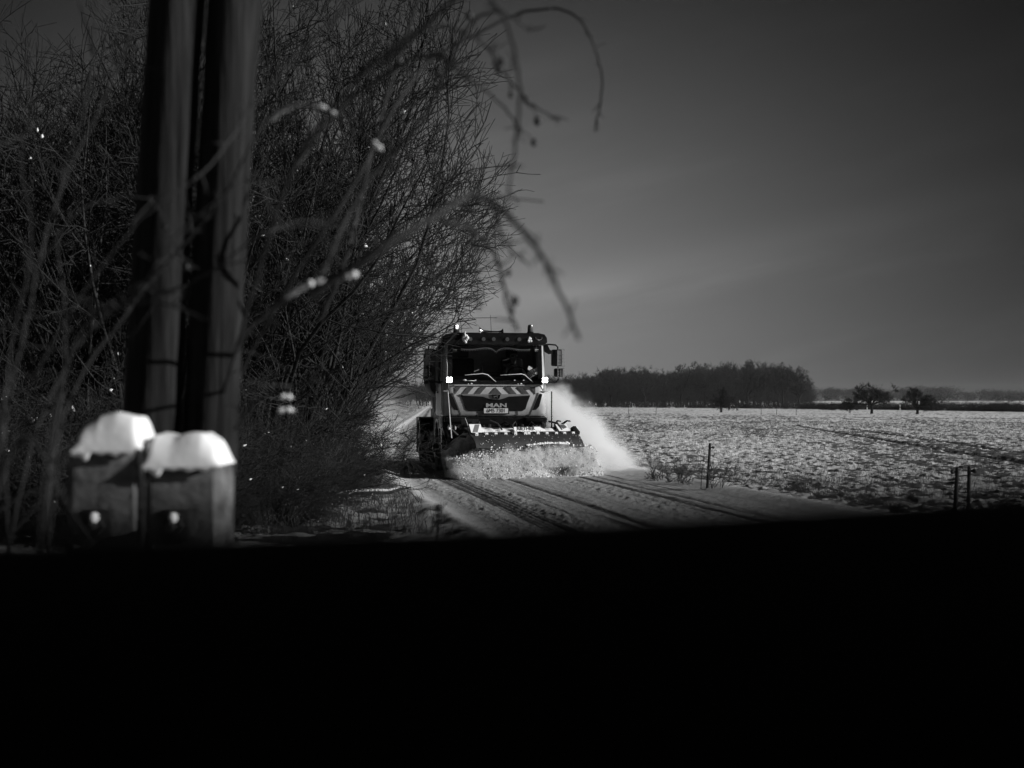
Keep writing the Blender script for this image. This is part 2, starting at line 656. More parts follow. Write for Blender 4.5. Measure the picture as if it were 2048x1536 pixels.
sub_ground("snowy_road", is_road, ground_material("packed_road_snow", 0.56, 0.10, 9.0))
sub_ground("snowy_verge", is_verge, ground_material("verge_snow", 0.74, 0.09, 6.0))
sub_ground("snowy_field", is_field, ground_material("field_snow", 0.78, 0.12, 7.0))


# ------------------------------------------------------------------ bare trees and shrubs (real branch geometry)
def prisms(P0, P1, R0, R1, sides=3):
    d = P1 - P0
    L = np.linalg.norm(d, axis=1, keepdims=True) + 1e-9
    d = d / L
    ref = np.where(np.abs(d[:, 2:3]) > 0.9, np.array([[1.0, 0, 0]]), np.array([[0, 0, 1.0]]))
    u = np.cross(d, ref)
    u /= np.linalg.norm(u, axis=1, keepdims=True) + 1e-9
    v = np.cross(d, u)
    n = len(P0)
    Vs = np.zeros((n, 2 * sides, 3))
    for k in range(sides):
        a = 2 * math.pi * k / sides
        off = u * math.cos(a) + v * math.sin(a)
        Vs[:, k] = P0 + off * R0[:, None]
        Vs[:, sides + k] = P1 + off * R1[:, None]
    base = (np.arange(n) * 2 * sides)[:, None]
    Fs = []
    for k in range(sides):
        k2 = (k + 1) % sides
        Fs.append(np.column_stack([base + k, base + k2, base + sides + k2, base + sides + k]))
    return Vs.reshape(-1, 3), np.concatenate(Fs)


def norm(a):
    return a / (np.linalg.norm(a, axis=-1, keepdims=True) + 1e-9)


def grow(base, dr, length, K, wander, up, g, droop=0.0):
    n = len(base)
    pts = np.zeros((n, K + 1, 3))
    dirs = np.zeros((n, K + 1, 3))
    pts[:, 0] = base
    d = norm(dr)
    dirs[:, 0] = d
    for k in range(K):
        d = norm(d + g.normal(0, wander, (n, 3)) + np.array([0, 0, up - droop * k / K]))
        pts[:, k + 1] = pts[:, k] + d * (length / K)[:, None]
        dirs[:, k + 1] = d
    return pts, dirs


def spawn(pts, dirs, rad, n_per, t0, t1, angle, lens, K, wander, up, g, rscale=0.55, rmin=0.002):
    n, k1, _ = pts.shape
    K0 = k1 - 1
    t = g.uniform(t0, t1, (n, n_per)).ravel() * K0
    idx = np.repeat(np.arange(n), n_per)
    i0 = np.minimum(t.astype(int), K0 - 1)
    f = (t - i0)[:, None]
    p = pts[idx, i0] * (1 - f) + pts[idx, i0 + 1] * f
    d = dirs[idx, i0 + 1]
    rr = (rad[idx, i0] * (1 - f[:, 0]) + rad[idx, i0 + 1] * f[:, 0])
    rd = norm(np.cross(d, norm(g.normal(0, 1, (len(idx), 3)))))
    a = R(angle) * g.uniform(0.6, 1.3, (len(idx), 1))
    nd = d * np.cos(a) + rd * np.sin(a)
    tt = t / K0
    L = lens * g.uniform(0.55, 1.25, len(idx)) * (1.15 - 0.6 * tt)
    q, qd = grow(p, nd, L, K, wander, up, g)
    r0 = np.maximum(rr * rscale, rmin)
    rad2 = r0[:, None] * np.linspace(1, 0.35, K + 1)[None, :]
    return q, qd, np.maximum(rad2, rmin * 0.7)


def segs(q, rad):
    P0 = q[:, :-1].reshape(-1, 3)
    P1 = q[:, 1:].reshape(-1, 3)
    return P0, P1, rad[:, :-1].ravel(), rad[:, 1:].ravel()


def woody(seed, nstem, height, spread, lean=(0, 0), n1=10, n2=7, n3=5, stem_r=0.05, l1=0.42, l2=0.17, l3=0.07, rmin=0.003, n4=0, up=0.05, base_r=0.35, trunk=None, inside=None):
    """returns stems (list of pts,rad), twig segments"""
    g = np.random.default_rng(seed)
    az_ = g.uniform(0, 2 * math.pi, nstem)
    tilt = R(spread) * np.sqrt(g.uniform(0.02, 1, nstem))
    d = np.column_stack([np.sin(tilt) * np.cos(az_) + lean[0], np.sin(tilt) * np.sin(az_) + lean[1], np.cos(tilt)])
    b = np.column_stack([base_r * g.uniform(0, 1, nstem) * np.cos(az_), base_r * g.uniform(0, 1, nstem) * np.sin(az_), np.full(nstem, -0.12)])
    if trunk:
        b = np.column_stack([0.04 * np.cos(az_), 0.04 * np.sin(az_), np.full(nstem, trunk)])
    L = height * g.uniform(0.75, 1.08, nstem)
    q0, d0 = grow(b, d, L, 10, 0.10, up * 0.5, g)
    r0 = (stem_r * g.uniform(0.6, 1.2, nstem))[:, None] * np.linspace(1, 0.18, 11)[None, :]
    if inside is not None:
        ok = inside(q0.reshape(-1, 3) + np.array([0.08, 0, 0])).reshape(nstem, -1).all(axis=1)
        q0, d0, r0 = q0[ok], d0[ok], r0[ok]
    q1, d1_, r1 = spawn(q0, d0, r0, n1, 0.15, 0.98, 42, height * l1, 6, 0.13, up, g, 0.55, rmin * 1.6)
    if inside is not None:
        ok = inside(q1.reshape(-1, 3)).reshape(len(q1), -1).mean(axis=1) > 0.7
        q1, d1_, r1 = q1[ok], d1_[ok], r1[ok]
    q2, d2, r2 = spawn(q1, d1_, r1, n2, 0.15, 1.0, 40, height * l2, 4, 0.14, up, g, 0.6, rmin * 1.2)
    if inside is not None:
        ok = inside(q2.reshape(-1, 3)).reshape(len(q2), -1).mean(axis=1) > 0.55
        q2, d2, r2 = q2[ok], d2[ok], r2[ok]
    out = [segs(q1, r1), segs(q2, r2)]
    if n3:
        q3, d3, r3 = spawn(q2, d2, r2, n3, 0.1, 1.0, 42, height * l3, 2, 0.2, up, g, 0.7, rmin)
        out.append(segs(q3, r3))
    tw = [np.concatenate([o[i] for o in out]) for i in range(4)]
    return q0, r0, tw, (q1, r1)


def tubes_np(q, rad, sides=7):
    """one continuous tube along a polyline"""
    k1 = len(q)
    d = np.gradient(q, axis=0)
    d = norm(d)
    ref = np.array([0.37, 0.21, 0.9]) if abs(d[:, 2]).mean() < 0.8 else np.array([1.0, 0.2, 0])
    u = norm(np.cross(d, ref))
    v = np.cross(d, u)
    a = 2 * math.pi * np.arange(sides) / sides
    Vs = q[:, None] + (u[:, None] * np.cos(a)[None, :, None] + v[:, None] * np.sin(a)[None, :, None]) * rad[:, None, None]
    Fs = []
    for i in range(k1 - 1):
        for k in range(sides):
            k2 = (k + 1) % sides
            Fs.append((i * sides + k, i * sides + k2, (i + 1) * sides + k2, (i + 1) * sides + k))
    return Vs.reshape(-1, 3), np.array(Fs)


OCT_V = np.array([[1, 0, 0], [-1, 0, 0], [0, 1, 0], [0, -1, 0], [0, 0, 1], [0, 0, -1]], float)
OCT_F = np.array([[0, 2, 4], [2, 1, 4], [1, 3, 4], [3, 0, 4], [2, 0, 5], [1, 2, 5], [3, 1, 5], [0, 3, 5]])


def octas(C, S, g):
    n = len(C)
    Vs = OCT_V[None] * S[:, None, :] * g.uniform(0.6, 1.3, (n, 6, 1))
    q = norm(g.normal(0, 1, (n, 3)))
    Vs = Vs + np.cross(Vs, q[:, None, :]) * 0.4
    Vs = Vs + C[:, None]
    Fs = OCT_F[None] + (np.arange(n) * 6)[:, None, None]
    return Vs.reshape(-1, 3), Fs.reshape(-1, 3)


def shrub(name, label, cat, loc, seed, snow_n=60, stems_as_parts=True, snow_size=0.03, mat_t=None, **kw):
    q0, r0, tw, (q1, r1) = woody(seed, **kw)
    root = empty(name, loc)
    tag(root, label, cat)
    for i in range(len(q0)):
        v, f = tubes_np(q0[i], r0[i])
        link("stem", mesh_np("stem", v, f, True), M_BARK, root)
    v, f = prisms(*tw)
    link("crown", mesh_np("crown", v, f), mat_t or M_TWIG, root)
    if snow_n:
        g = np.random.default_rng(seed + 99)
        P0, P1, Ra, Rb = segs(np.concatenate([q1]), np.concatenate([r1]))
        hz = np.abs(norm(P1 - P0)[:, 2])
        cand = np.where(hz < 0.75)[0]
        if len(cand) > 3:
            ix = g.choice(cand, snow_n)
            t = g.uniform(0, 1, (snow_n, 1))
            c = P0[ix] * (1 - t) + P1[ix] * t
            s = snow_size * g.uniform(0.35, 1.2, (snow_n, 1)) ** 1.5
            S = np.abs(norm(P1 - P0)[ix]) * s * 4.5 + s * 0.45
            c[:, 2] += Ra[ix] + s[:, 0] * 0.3
            v, f = octas(c, S, g)
            tag(link("snow", mesh_np("snow", v, f, True), M_SNOW, root), kind="stuff")
    return root


HEDGE = "bare shrubs of the roadside hedge"
# big overhanging shrub between poles and lorry
BX = -3.6
def side_limit(P_):
    """the shrub is clipped back along the road side"""
    lim = np.interp(P_[:, 2], [0, 1.0, 2.2, 2.7, 3.4, 4.2, 4.9, 5.8, 6.6, 7.3, 8.5], [-1.9, -1.75, -1.45, -0.75, -0.72, -0.35, 0.12, -0.08, -0.6, -0.95, -1.2]) - BX
    return P_[:, 0] < lim + 0.18 * np.sin(P_[:, 2] * 5.1 + P_[:, 1] * 3)


s = shrub("bare_shrub", "tallest bare shrub, its twigs arching over the verge towards the lorry", "shrub", (BX, 21.5, 0.0), 3,
          nstem=84, height=7.8, spread=52, n1=12, n2=8, n3=3, stem_r=0.045, rmin=0.0062, l1=0.28, l2=0.14, l3=0.06, up=0.07, base_r=0.9, snow_n=90, snow_size=0.010, inside=side_limit)
tag(s, group=HEDGE)
protoA = s
s = shrub("bare_shrub", "slim-stemmed bare shrub left of the wooden poles, open fan of twigs against sky", "shrub", (-5.2, 17.5, 0.0), 8,
          nstem=18, height=6.2, spread=40, n1=10, n2=6, n3=3, stem_r=0.036, rmin=0.0058, l1=0.34, l2=0.15, l3=0.07, up=0.08, base_r=0.6, snow_n=45, snow_size=0.010)
tag(s, group=HEDGE)
protoB = s
for (x, y, rz, sc, src, lab) in [
    (-6.3, 22.0, 1.1, 0.8, "A", "bare shrub directly behind the pair of wooden poles"),
    (-4.6, 27.0, 2.6, 0.74, "B", "bare shrub just beyond the tallest one, half hidden by it"),
    (-8.6, 24.0, 4.0, 0.55, "B", "bare shrub at the far left edge, behind the open fan-shaped one"),
    (-6.0, 33.0, 5.1, 0.66, "A", "bare shrub left of the lorry's rear wheel, seen through spray"),
    (-6.9, 41.0, 0.4, 0.62, "B", "second to last bare shrub before the hedge fades into spray"),
    (-7.6, 50.0, 3.3, 0.62, "A", "hedge shrub furthest down the road that still shows its twigs"),
    (-8.8, 64.0, 1.9, 0.62, "B", "hazy hedge shrub beyond the spray, left of the lorry's mirror"),
    (-10.6, 84.0, 2.3, 0.7, "A", "last pale hedge shrub in the distance left of the lorry"),
]:
    c = copy_tree(protoA if src == "A" else protoB, (x, y, 0.0), rz, (sc, sc, sc))
    tag(c, lab, "shrub", HEDGE)

BR = "low brambles under the hedge"
s = shrub("bramble_thicket", "tangled bramble mound at the foot of the tallest shrub", "bramble", (-4.1, 20.2, 0.0), 21,
          nstem=60, height=1.9, spread=72, n1=9, n2=6, n3=3, stem_r=0.012, rmin=0.003, l1=0.42, l2=0.24, l3=0.11, up=0.0, base_r=1.3, snow_n=60, snow_size=0.009)
tag(s, group=BR)
protoC = s
for (x, y, rz, sc, lab) in [
    (-3.7, 24.0, 2.2, 0.7, "bramble mound beside the snowy verge, nearest the shadow of the lorry"),
    (-5.3, 19.0, 1.0, 1.15, "bramble mound right behind the right-hand concrete footing"),
    (-4.9, 23.5, 3.0, 1.2, "bramble mound further back below the tallest shrub"),
    (-7.2, 18.3, 4.2, 1.2, "bramble mound left of the concrete footings"),
    (-6.9, 22.8, 5.2, 1.35, "bramble mound behind the pair of wooden poles"),
    (-5.2, 30.5, 0.5, 0.9, "bramble mound in the lorry's shadow beside the road"),
    (-4.2, 16.3, 2.9, 0.9, "nearest bramble mound, low beside the concrete footing"),
    (-6.4, 28.0, 1.6, 1.4, "bramble mound deep in the hedge, level with the plough"),
    (-3.6, 17.6, 0.9, 0.75, "bramble mound hugging the verge just left of the fallen branch"),
    (-5.3, 14.8, 2.0, 0.95, "bramble mound low in front of the others, right of the footings"),
    (-3.9, 14.6, 5.6, 0.6, "smallest bramble mound, at the near edge of the verge"),
    (-7.4, 15.2, 3.1, 1.2, "bramble mound nearest the left edge, in front of the fan-shaped shrub"),
    (-9.2, 19.5, 0.3, 1.5, "large bramble mound at the far left edge"),
    (-6.2, 36.0, 3.7, 1.2, "bramble mound beyond the plough, seen through spray"),
]:
    c = copy_tree(protoC, (x, y, 0.0), rz, (sc, sc, sc))
    tag(c, lab, "bramble", BR)


# ------------------------------------------------------------------ orchard trees in the far field
def orchard(name, label, x, y, h, seed, parent=None):
    q0, r0, tw, _ = woody(seed, nstem=11, height=h * 0.80, spread=74, n1=10, n2=7, n3=5, stem_r=0.11, rmin=0.019, l1=0.42, l2=0.22, l3=0.11, up=0.015, trunk=h * 0.26, base_r=0.1)
    z = gz(x, y)
    root = empty(name, (x, y, z))
    tag(root, label, "tree", "lone fruit trees at the far edge of the field")
    MB().tube([(0, 0, -0.1), (0.05, 0, h * 0.12), (0, 0.02, h * 0.3)], [0.24, 0.17, 0.16], 8).build("trunk", M_FARTREE, root, True)
    for i in range(len(q0)):
        v, f = tubes_np(q0[i], r0[i], 5)
        link("limb", mesh_np("limb", v, f, True), M_FARTREE, root)
    v, f = prisms(*tw)
    link("crown", mesh_np("crown", v, f), M_FARTREE, root)
    return root


orchard("fruit_tree", "round-headed bare fruit tree standing alone right of the wood, larger of two", P(1743, 828, 200).x, 200, 4.5, 51)
orchard("fruit_tree", "smaller lopsided bare fruit tree nearest the right edge", P(1834, 829, 190).x, 190, 3.1, 52)
orchard("fruit_tree", "small bare fruit tree with its trunk against the dark wood", P(1442, 822, 225).x, 225, 3.3, 53)


# ------------------------------------------------------------------ far wood: one mass, and the trees that stand out of it
def wood_variant(seed, h, spread=34, r=0.16, nstem=6, rm=0.045, n=(8, 5, 3)):
    q0, r0, tw, _ = woody(seed, nstem=nstem, height=h * 0.9, spread=spread, n1=n[0], n2=n[1], n3=n[2], stem_r=r, rmin=rm, l1=0.30, l2=0.15, l3=0.08, up=0.07, trunk=h * 0.1, base_r=0.1)
    a = segs(q0, r0)
    tr = (np.array([[0, 0, -0.5]]), np.array([[0, 0, h * 0.2]]), np.array([r * 1.8]), np.array([r * 1.5]))
    return [np.concatenate([a[i], tw[i], tr[i]]) for i in range(4)]


VAR = [wood_variant(100 + i, 15.0, 30 + 3 * (i % 4), n=(7, 5, 3)) for i in range(6)]
g = np.random.default_rng(5)


def top_height(px):
    """outline of the wood over the picture, as tree height at 600 m"""
    pts = [(1040, 757), (1130, 752), (1185, 750), (1200, 742), (1250, 737), (1310, 738), (1335, 750), (1350, 740), (1400, 733), (1440, 729), (1520, 729), (1575, 733), (1592, 745), (1610, 770)]
    y = np.interp(px, [p[0] for p in pts], [p[1] for p in pts])
    return (HORIZON - y) / FPX


parts = []
for k in range(300):
    D = 520 + 150 * g.uniform() ** 1.2
    px = g.uniform(760, 1606)
    if px < 1040:
        D = g.uniform(560, 700)
    hh = (top_height(max(px, 1040)) * D + CAM_Z - 0.4) * g.uniform(0.90, 1.0)
    if px < 1040:
        hh *= 0.8
    sc_ = hh / 15.0
    v = VAR[g.integers(6)]
    a = g.uniform(0, 6.28)
    Rm = np.array([[math.cos(a), -math.sin(a), 0], [math.sin(a), math.cos(a), 0], [0, 0, 1]]).T
    x = (px - 1024) / FPX * D
    o = np.array([x, D, float(ground(np.array([x]), np.array([D]))[0][0])])
    parts.append((v[0] @ Rm * sc_ + o, v[1] @ Rm * sc_ + o, v[2] * sc_, v[3] * sc_))
# understorey along the wood's edge
for k in range(330):
    D = 500 + 60 * g.uniform()
    px = g.uniform(1000, 1625)
    v = VAR[g.integers(6)]
    sc_ = g.uniform(0.25, 0.62)
    x = (px - 1024) / FPX * D
    o = np.array([x, D, float(ground(np.array([x]), np.array([D]))[0][0]) - 1.2 * sc_])
    keep = g.uniform(0, 1, len(v[0])) < 0.45
    parts.append((v[0][keep] * np.array([sc_ * 1.8, sc_ * 1.8, sc_]) + o, v[1][keep] * np.array([sc_ * 1.8, sc_ * 1.8, sc_]) + o, v[2][keep] * sc_, v[3][keep] * sc_))
cat_ = [np.concatenate([p[i] for p in parts]) for i in range(4)]
v, f = prisms(*cat_)
o = link("bare_wood", mesh_np("bare_wood", v, f), M_FARTREE)
tag(o, "dark bare wood across the far side of the field", "wood", kind="stuff")

for (px, py, D, seed, lab) in [
    (1222, 737, 500, 71, "rounded bare tree rising above the left half of the wood"),
    (1290, 738, 498, 72, "broad bare tree beside the dip in the wood's skyline"),
    (1362, 738, 500, 73, "spreading bare tree just right of the dip in the wood's skyline"),
    (1410, 729, 505, 74, "spiky bare tree, highest near the middle of the wood"),
    (1495, 729, 500, 75, "tall fine-twigged bare tree right of the wood's middle"),
    (1566, 731, 495, 76, "fan-shaped bare tree near the wood's right-hand end"),
    (1598, 752, 490, 77, "knobbly bare tree ending the wood on the right"),
]:
    h = (HORIZON - py) / FPX * D + CAM_Z
    x = (px - 1024) / FPX * D
    q0, r0, tw, _ = woody(seed, nstem=8, height=h * 0.74, spread=40, n1=10, n2=7, n3=4, stem_r=0.2, rmin=0.045, l1=0.28, l2=0.14, l3=0.08, up=0.06, trunk=h * 0.26, base_r=0.1)
    root = empty("bare_tree", (x, D, gz(x, D)))
    tag(root, lab, "tree", "trees standing out of the wood's skyline")
    a = segs(q0, r0)
    v, f = prisms(np.concatenate([a[0], [[0, 0, -0.5]]]), np.concatenate([a[1], [[0, 0, h * 0.28]]]), np.concatenate([a[2], [0.34]]), np.concatenate([a[3], [0.28]]), 5)
    link("trunk", mesh_np("trunk", v, f), M_FARTREE, root)
    v, f = prisms(*tw)
    link("crown", mesh_np("crown", v, f), M_FARTREE, root)

# far woods on the horizon
parts = []
for k in range(420):
    D = g.uniform(1350, 1600)
    px = g.uniform(560, 2300)
    v = VAR[g.integers(6)]
    sc_ = g.uniform(0.75, 1.15) * (0.75 if px > 1900 else 0.95)
    x = (px - 1024) / FPX * D
    o = np.array([x, D, float(ground(np.array([x]), np.array([D]))[0][0]) - 1.0])
    keep = g.uniform(0, 1, len(v[0])) < 0.22
    parts.append((v[0][keep] * np.array([sc_ * 2.2, sc_ * 2.2, sc_]) + o, v[1][keep] * np.array([sc_ * 2.2, sc_ * 2.2, sc_]) + o, v[2][keep] * 3.2, v[3][keep] * 3.2))
cat_ = [np.concatenate([p[i] for p in parts]) for i in range(4)]
v, f = prisms(*cat_)
o = link("horizon_woods", mesh_np("horizon_woods", v, f), M_FARTREE)
tag(o, "pale strip of woods along the horizon on the right", "woods", kind="stuff")

# scrub bank beyond the field, running diagonally
parts = []
for k in range(520):
    t = g.uniform() ** 0.7
    D = 230 + (1 - t) * 250
    px = 2090 - (1 - t) * 960 + g.normal(0, 8)
    x = (px - 1024) / FPX * D
    v = VAR[g.integers(6)]
    sc_ = g.uniform(0.06, 0.12) * (1.6 if (k % 23 == 0) else 1)
    o = np.array([x, D, float(ground(np.array([x]), np.array([D]))[0][0]) - 0.6])
    keep = g.uniform(0, 1, len(v[0])) < 0.18
    parts.append((v[0][keep] * np.array([sc_ * 3.5, sc_ * 3, sc_ * 1.3]) + o, v[1][keep] * np.array([sc_ * 3.5, sc_ * 3, sc_ * 1.3]) + o, v[2][keep] * 0.55, v[3][keep] * 0.55))
cat_ = [np.concatenate([p[i] for p in parts]) for i in range(4)]
v, f = prisms(*cat_)
o = link("roadside_scrub", mesh_np("roadside_scrub", v, f), M_FARTREE)
tag(o, "low dark scrub along the far edge of the field", "scrub", kind="stuff")

# rounded bushes right of the wood
for (px, D, h, sc, lab) in [(1655, 300, 1.5, 1.0, "domed dark bush between the wood and the larger fruit tree"),
                        (1700, 290, 2.2, 1.1, "loose dark bush directly behind the larger fruit tree"),
                        (1868, 270, 2.0, 1.2, "wide dark bush behind the smaller fruit tree")]:
    q0, r0, tw, _ = woody(int(px), nstem=22, height=h, spread=62, n1=10, n2=7, n3=3, stem_r=0.05, rmin=0.018, l1=0.35, l2=0.2, l3=0.1, up=0.0, base_r=1.2)
    x = (px - 1024) / FPX * D
    root = empty("distant_bush", (x, D, gz(x, D) + 0.1))
    tag(root, lab, "bush", "bushes beyond the field")
    a = segs(q0, r0)
    v, f = prisms(*a)
    tag(link("stems", mesh_np("stems", v, f), M_FARTREE, root), kind="stuff")
    v, f = prisms(*tw)
    link("crown", mesh_np("crown", v, f), M_FARTREE, root)

# white delineators along the far road
deli = None
for (px, D, h, lab) in [(1265, 330, 1.35, "white marker post in front of the wood, nearest the lorry"),
                        (1369, 300, 0.95, "thin pale marker post left of the fruit tree before the wood"),
                        (1734, 208, 1.25, "white marker post just left of the larger fruit tree"),
                        (1800, 204, 1.2, "faint white marker post between the two fruit trees")]:
    x = (px - 1024) / FPX * D
    root = empty("marker_post", (x, D, gz(x, D)))
    tag(root, lab, "marker post", "white marker posts at the far edge of the field")
    MB().prism([(-0.07, -0.2), (0.07, -0.2), (0.06, h), (-0.05, h + 0.1)], -0.05, 0.05).build("post", M_WHITE, root)
    MB().box(-0.075, 0.075, -0.06, 0.06, h - 0.38, h - 0.2).build("dark_band", M_INK, root)
for i, (px, D) in enumerate([(1257, 190), (1312, 192), (1522, 185), (1553, 182), (1592, 178)]):
    x = (px - 1024) / FPX * D
    o = MB().tube([(0, 0, -0.1), (0.02, 0, 0.6), (0.03, 0, 1.1)], [0.035, 0.035, 0.03], 6).build("thin_post", M_POST, None, loc=(x, D, gz(x, D)))
    tag(o, ["thin dark stake below the nearest white marker", "thin dark stake right of the nearest white marker", "thin dark stake right of the tree before the wood",
            "thin dark stake under the wood's right half", "thin dark stake below the wood's right-hand end"][i], "stake", "stakes across the far end of the field")


# ------------------------------------------------------------------ fence posts near the road
def fence_post(px, py_top, D, lean, lab, insul, w_=0.045):
    x = (px - 1024) / FPX * D
    z0 = gz(x, D)
    top = CAM_Z - (py_top - HORIZON) / FPX * D
    h = top - z0
    root = empty("fence_post", (x - lean * h, D, z0))
    tag(root, lab, "fence post", "electric fence posts along the field")
    mb = MB()
    s = w_ / 2
    mb.loft([[(a * s * k + lean * zz, b * s * k, zz) for a, b in ((-1, -.6), (-.3, -1), (.3, -1), (1, -.6), (1, .8), (-1, .8))] for zz, k in ((-0.15, 1.05), (h * 0.5, 1.0), (h - 0.01, 0.95), (h, 0.8))])
    mb.build("post", M_POST, root)
    for zz, side in insul:
        m2 = MB()
        m2.tube([(lean * zz * h + side * 0.015, 0, zz * h), (lean * zz * h + side * 0.06, -0.01, zz * h)], 0.011, 6)
        m2.tube([(lean * zz * h + side * 0.055, -0.01, zz * h - 0.02), (lean * zz * h + side * 0.06, -0.01, zz * h), (lean * zz * h + side * 0.055, -0.01, zz * h + 0.022)], [0.018, 0.024, 0.014], 8)
        m2.build("insulator", M_POST, root, True)
    return root


fence_post(1420, 886, 24.6, 0.065, "black plastic fence post standing alone at the corner of verge and field", [(0.9, 1), (0.4, 1)])
fence_post(1914, 935, 16.2, 0.06, "left one of the two close black fence posts at right", [(0.93, -1)], 0.04)
fence_post(1938, 932, 16.4, 0.03, "right one of the two close black fence posts at right", [(0.92, 1), (0.93, 1)], 0.038)
o = MB().tube([(0, 0, -0.05), (0.02, 0, 0.3), (0.07, 0.02, 0.64)], [0.006, 0.005, 0.004], 5).build("thin_rod", M_POST, None, loc=(P(1401, 0, 24.6).x, 24.6, gz(P(1401, 0, 24.6).x, 24.6)))
tag(o, "thin dark rod beside the single black fence post", "rod")


# ------------------------------------------------------------------ dry weeds and grass
def weed(px, D, h, seed, lab):
    x = (px - 1024) / FPX * D
    q0, r0, tw, _ = woody(seed, nstem=7, height=h, spread=22, n1=6, n2=4, n3=0, stem_r=0.006, rmin=0.0035, l1=0.3, l2=0.14, up=0.03, base_r=0.14)
    root = empty("dry_weed", (x, D, gz(x, D)))
    tag(root, lab, "weed", "dry weeds along the field edge")
    a = segs(q0, r0)
    v, f = prisms(*a)
    tag(link("stalks", mesh_np("stalks", v, f), M_DRY, root), kind="stuff")
    v, f = prisms(*tw)
    link("seed_heads", mesh_np("seed_heads", v, f), M_DRY, root)


weed(1321, 27.3, 0.62, 81, "tallest dry weed at the field edge, right of the snow spray")
weed(1303, 27.8, 0.32, 82, "short bushy dry weed nearest the snow spray")
weed(1344, 26.6, 0.34, 83, "low dry weed in the middle of the field-edge row")
weed(1362, 26.2, 0.52, 84, "branched dry weed halfway between spray and fence post")
weed(1378, 25.8, 0.25, 85, "small dry weed left of the thin rod")
weed(1434, 24.4, 0.62, 86, "thin leaning dry weed just right of the black fence post")

n = 8500
g = np.random.default_rng(12)
bx, by = [], []
while len(bx) < n:
    y = g.uniform(15.5, 34)
    if g.uniform() < 0.62:
        u = -2.6 - 3.2 * g.uniform() ** 0.7
    else:
        u = 3.9 + g.exponential(0.45)
    x = u + float(road_x(y))
    if g.uniform() < 0.25 + 0.75 * float(vnoise(np.array([x * 1.3]), np.array([y * 1.3]), 77)[0] > 0.52):
        bx.append(x)
        by.append(y)
bx, by = np.array(bx), np.array(by)
bz = ground(bx, by)[0] - 0.02
h = g.uniform(0.05, 0.24, n) * np.where(bx - road_x(by) < 0, 1.35, 0.6)
B0 = np.column_stack([bx, by, bz])
B1 = B0 + np.column_stack([g.normal(0, 0.03, n), g.normal(0, 0.03, n), h * 0.6])
B2 = B1 + np.column_stack([g.normal(0, 0.05, n), g.normal(0, 0.05, n), h * 0.4])
v, f = prisms(np.concatenate([B0, B1]), np.concatenate([B1, B2]), np.concatenate([np.full(n, 0.004), np.full(n, 0.003)]), np.concatenate([np.full(n, 0.003), np.full(n, 0.001)]))
tag(link("dry_grass", mesh_np("dry_grass", v, f), M_DRY), "dry grass sticking out of the snow on both verges", "grass", kind="stuff")

# stubble over the nearer field: thousands of short stalks
n = 26000
g = np.random.default_rng(14)
Dn = 22 + 90 * g.uniform(0, 1, n) ** 1.3
px = g.uniform(1100, 2120, n)
bx = (px - 1024) / FPX * Dn
ok = (bx - road_x(Dn)) > 4.3
bx, by = bx[ok], Dn[ok]
n = len(bx)
bz = ground(bx, by)[0] - 0.01
h = g.uniform(0.03, 0.11, n)
B0 = np.column_stack([bx, by, bz])
B1 = B0 + np.column_stack([g.normal(0, 0.02, n), g.normal(0, 0.02, n), h])
rr = np.full(n, 0.0035) * np.maximum(1, by / 40)
v, f = prisms(B0, B1, rr, rr * 0.8)
tag(link("field_stubble", mesh_np("field_stubble", v, f), M_DRY), "short dark stubble poking through the snow on the field", "stubble", kind="stuff")

# fallen branch on the left verge
D = 21.6
pts = [P(671, 1006, D), P(690, 998, D), P(712, 995, D + 0.1), P(745, 991, D + 0.25), P(778, 989, D + 0.35), P(800, 990, D + 0.45), P(822, 988, D + 0.6)]
for p in pts:
    p.z = gz(p.x, p.y) + 0.09
c0 = pts[0].copy()
root = empty("fallen_branch", c0)
tag(root, "snow-topped fallen branch lying across the left verge", "branch")
MB().tube([p - c0 for p in pts], [0.05, 0.042, 0.036, 0.034, 0.028, 0.02, 0.01], 8).build("bark", M_BARK, root, True)
MB().tube([p - c0 + Vector((0, 0, 0.035)) for p in pts[:6]], [0.035, 0.04, 0.026, 0.028, 0.02, 0.012], 7).build("snow", M_SNOW, root, True)


# ------------------------------------------------------------------ double utility pole on concrete footings
root = empty("utility_pole", (-1.03, 4.15, 0.0))
tag(root, "pair of weathered wooden poles bolted to two snow-capped concrete footings", "utility pole")
LEAN = 0.052


def pole(xb, yb, rad):
    nseg, sides = 40, 20
    g = np.random.default_rng(int(abs(xb) * 1000))
    rr_ = []
    for i in range(nseg + 1):
        z = 0.35 + i * (4.4 - 0.35) / nseg
        ring = []
        for k in range(sides):
            a = 2 * math.pi * k / sides
            groove = 0.0045 * math.sin(a * 7 + 0.5 * math.sin(z * 1.3)) + 0.003 * math.sin(a * 11 + z * 0.9) + g.normal(0, 0.0012) + 0.003 * math.sin(z * 2.3 + 3 * a)
            r = rad * (1.02 - 0.012 * z) + groove
            ring.append((xb + (z - 1.3) * LEAN + r * math.cos(a), yb + r * math.sin(a), z))
        rr_.append(ring)
    mb = MB()
    mb.loft(rr_)
    return mb.build("pole", M_WOODPOLE, root, "all")


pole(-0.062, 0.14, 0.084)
pole(0.108, 0.16, 0.080)


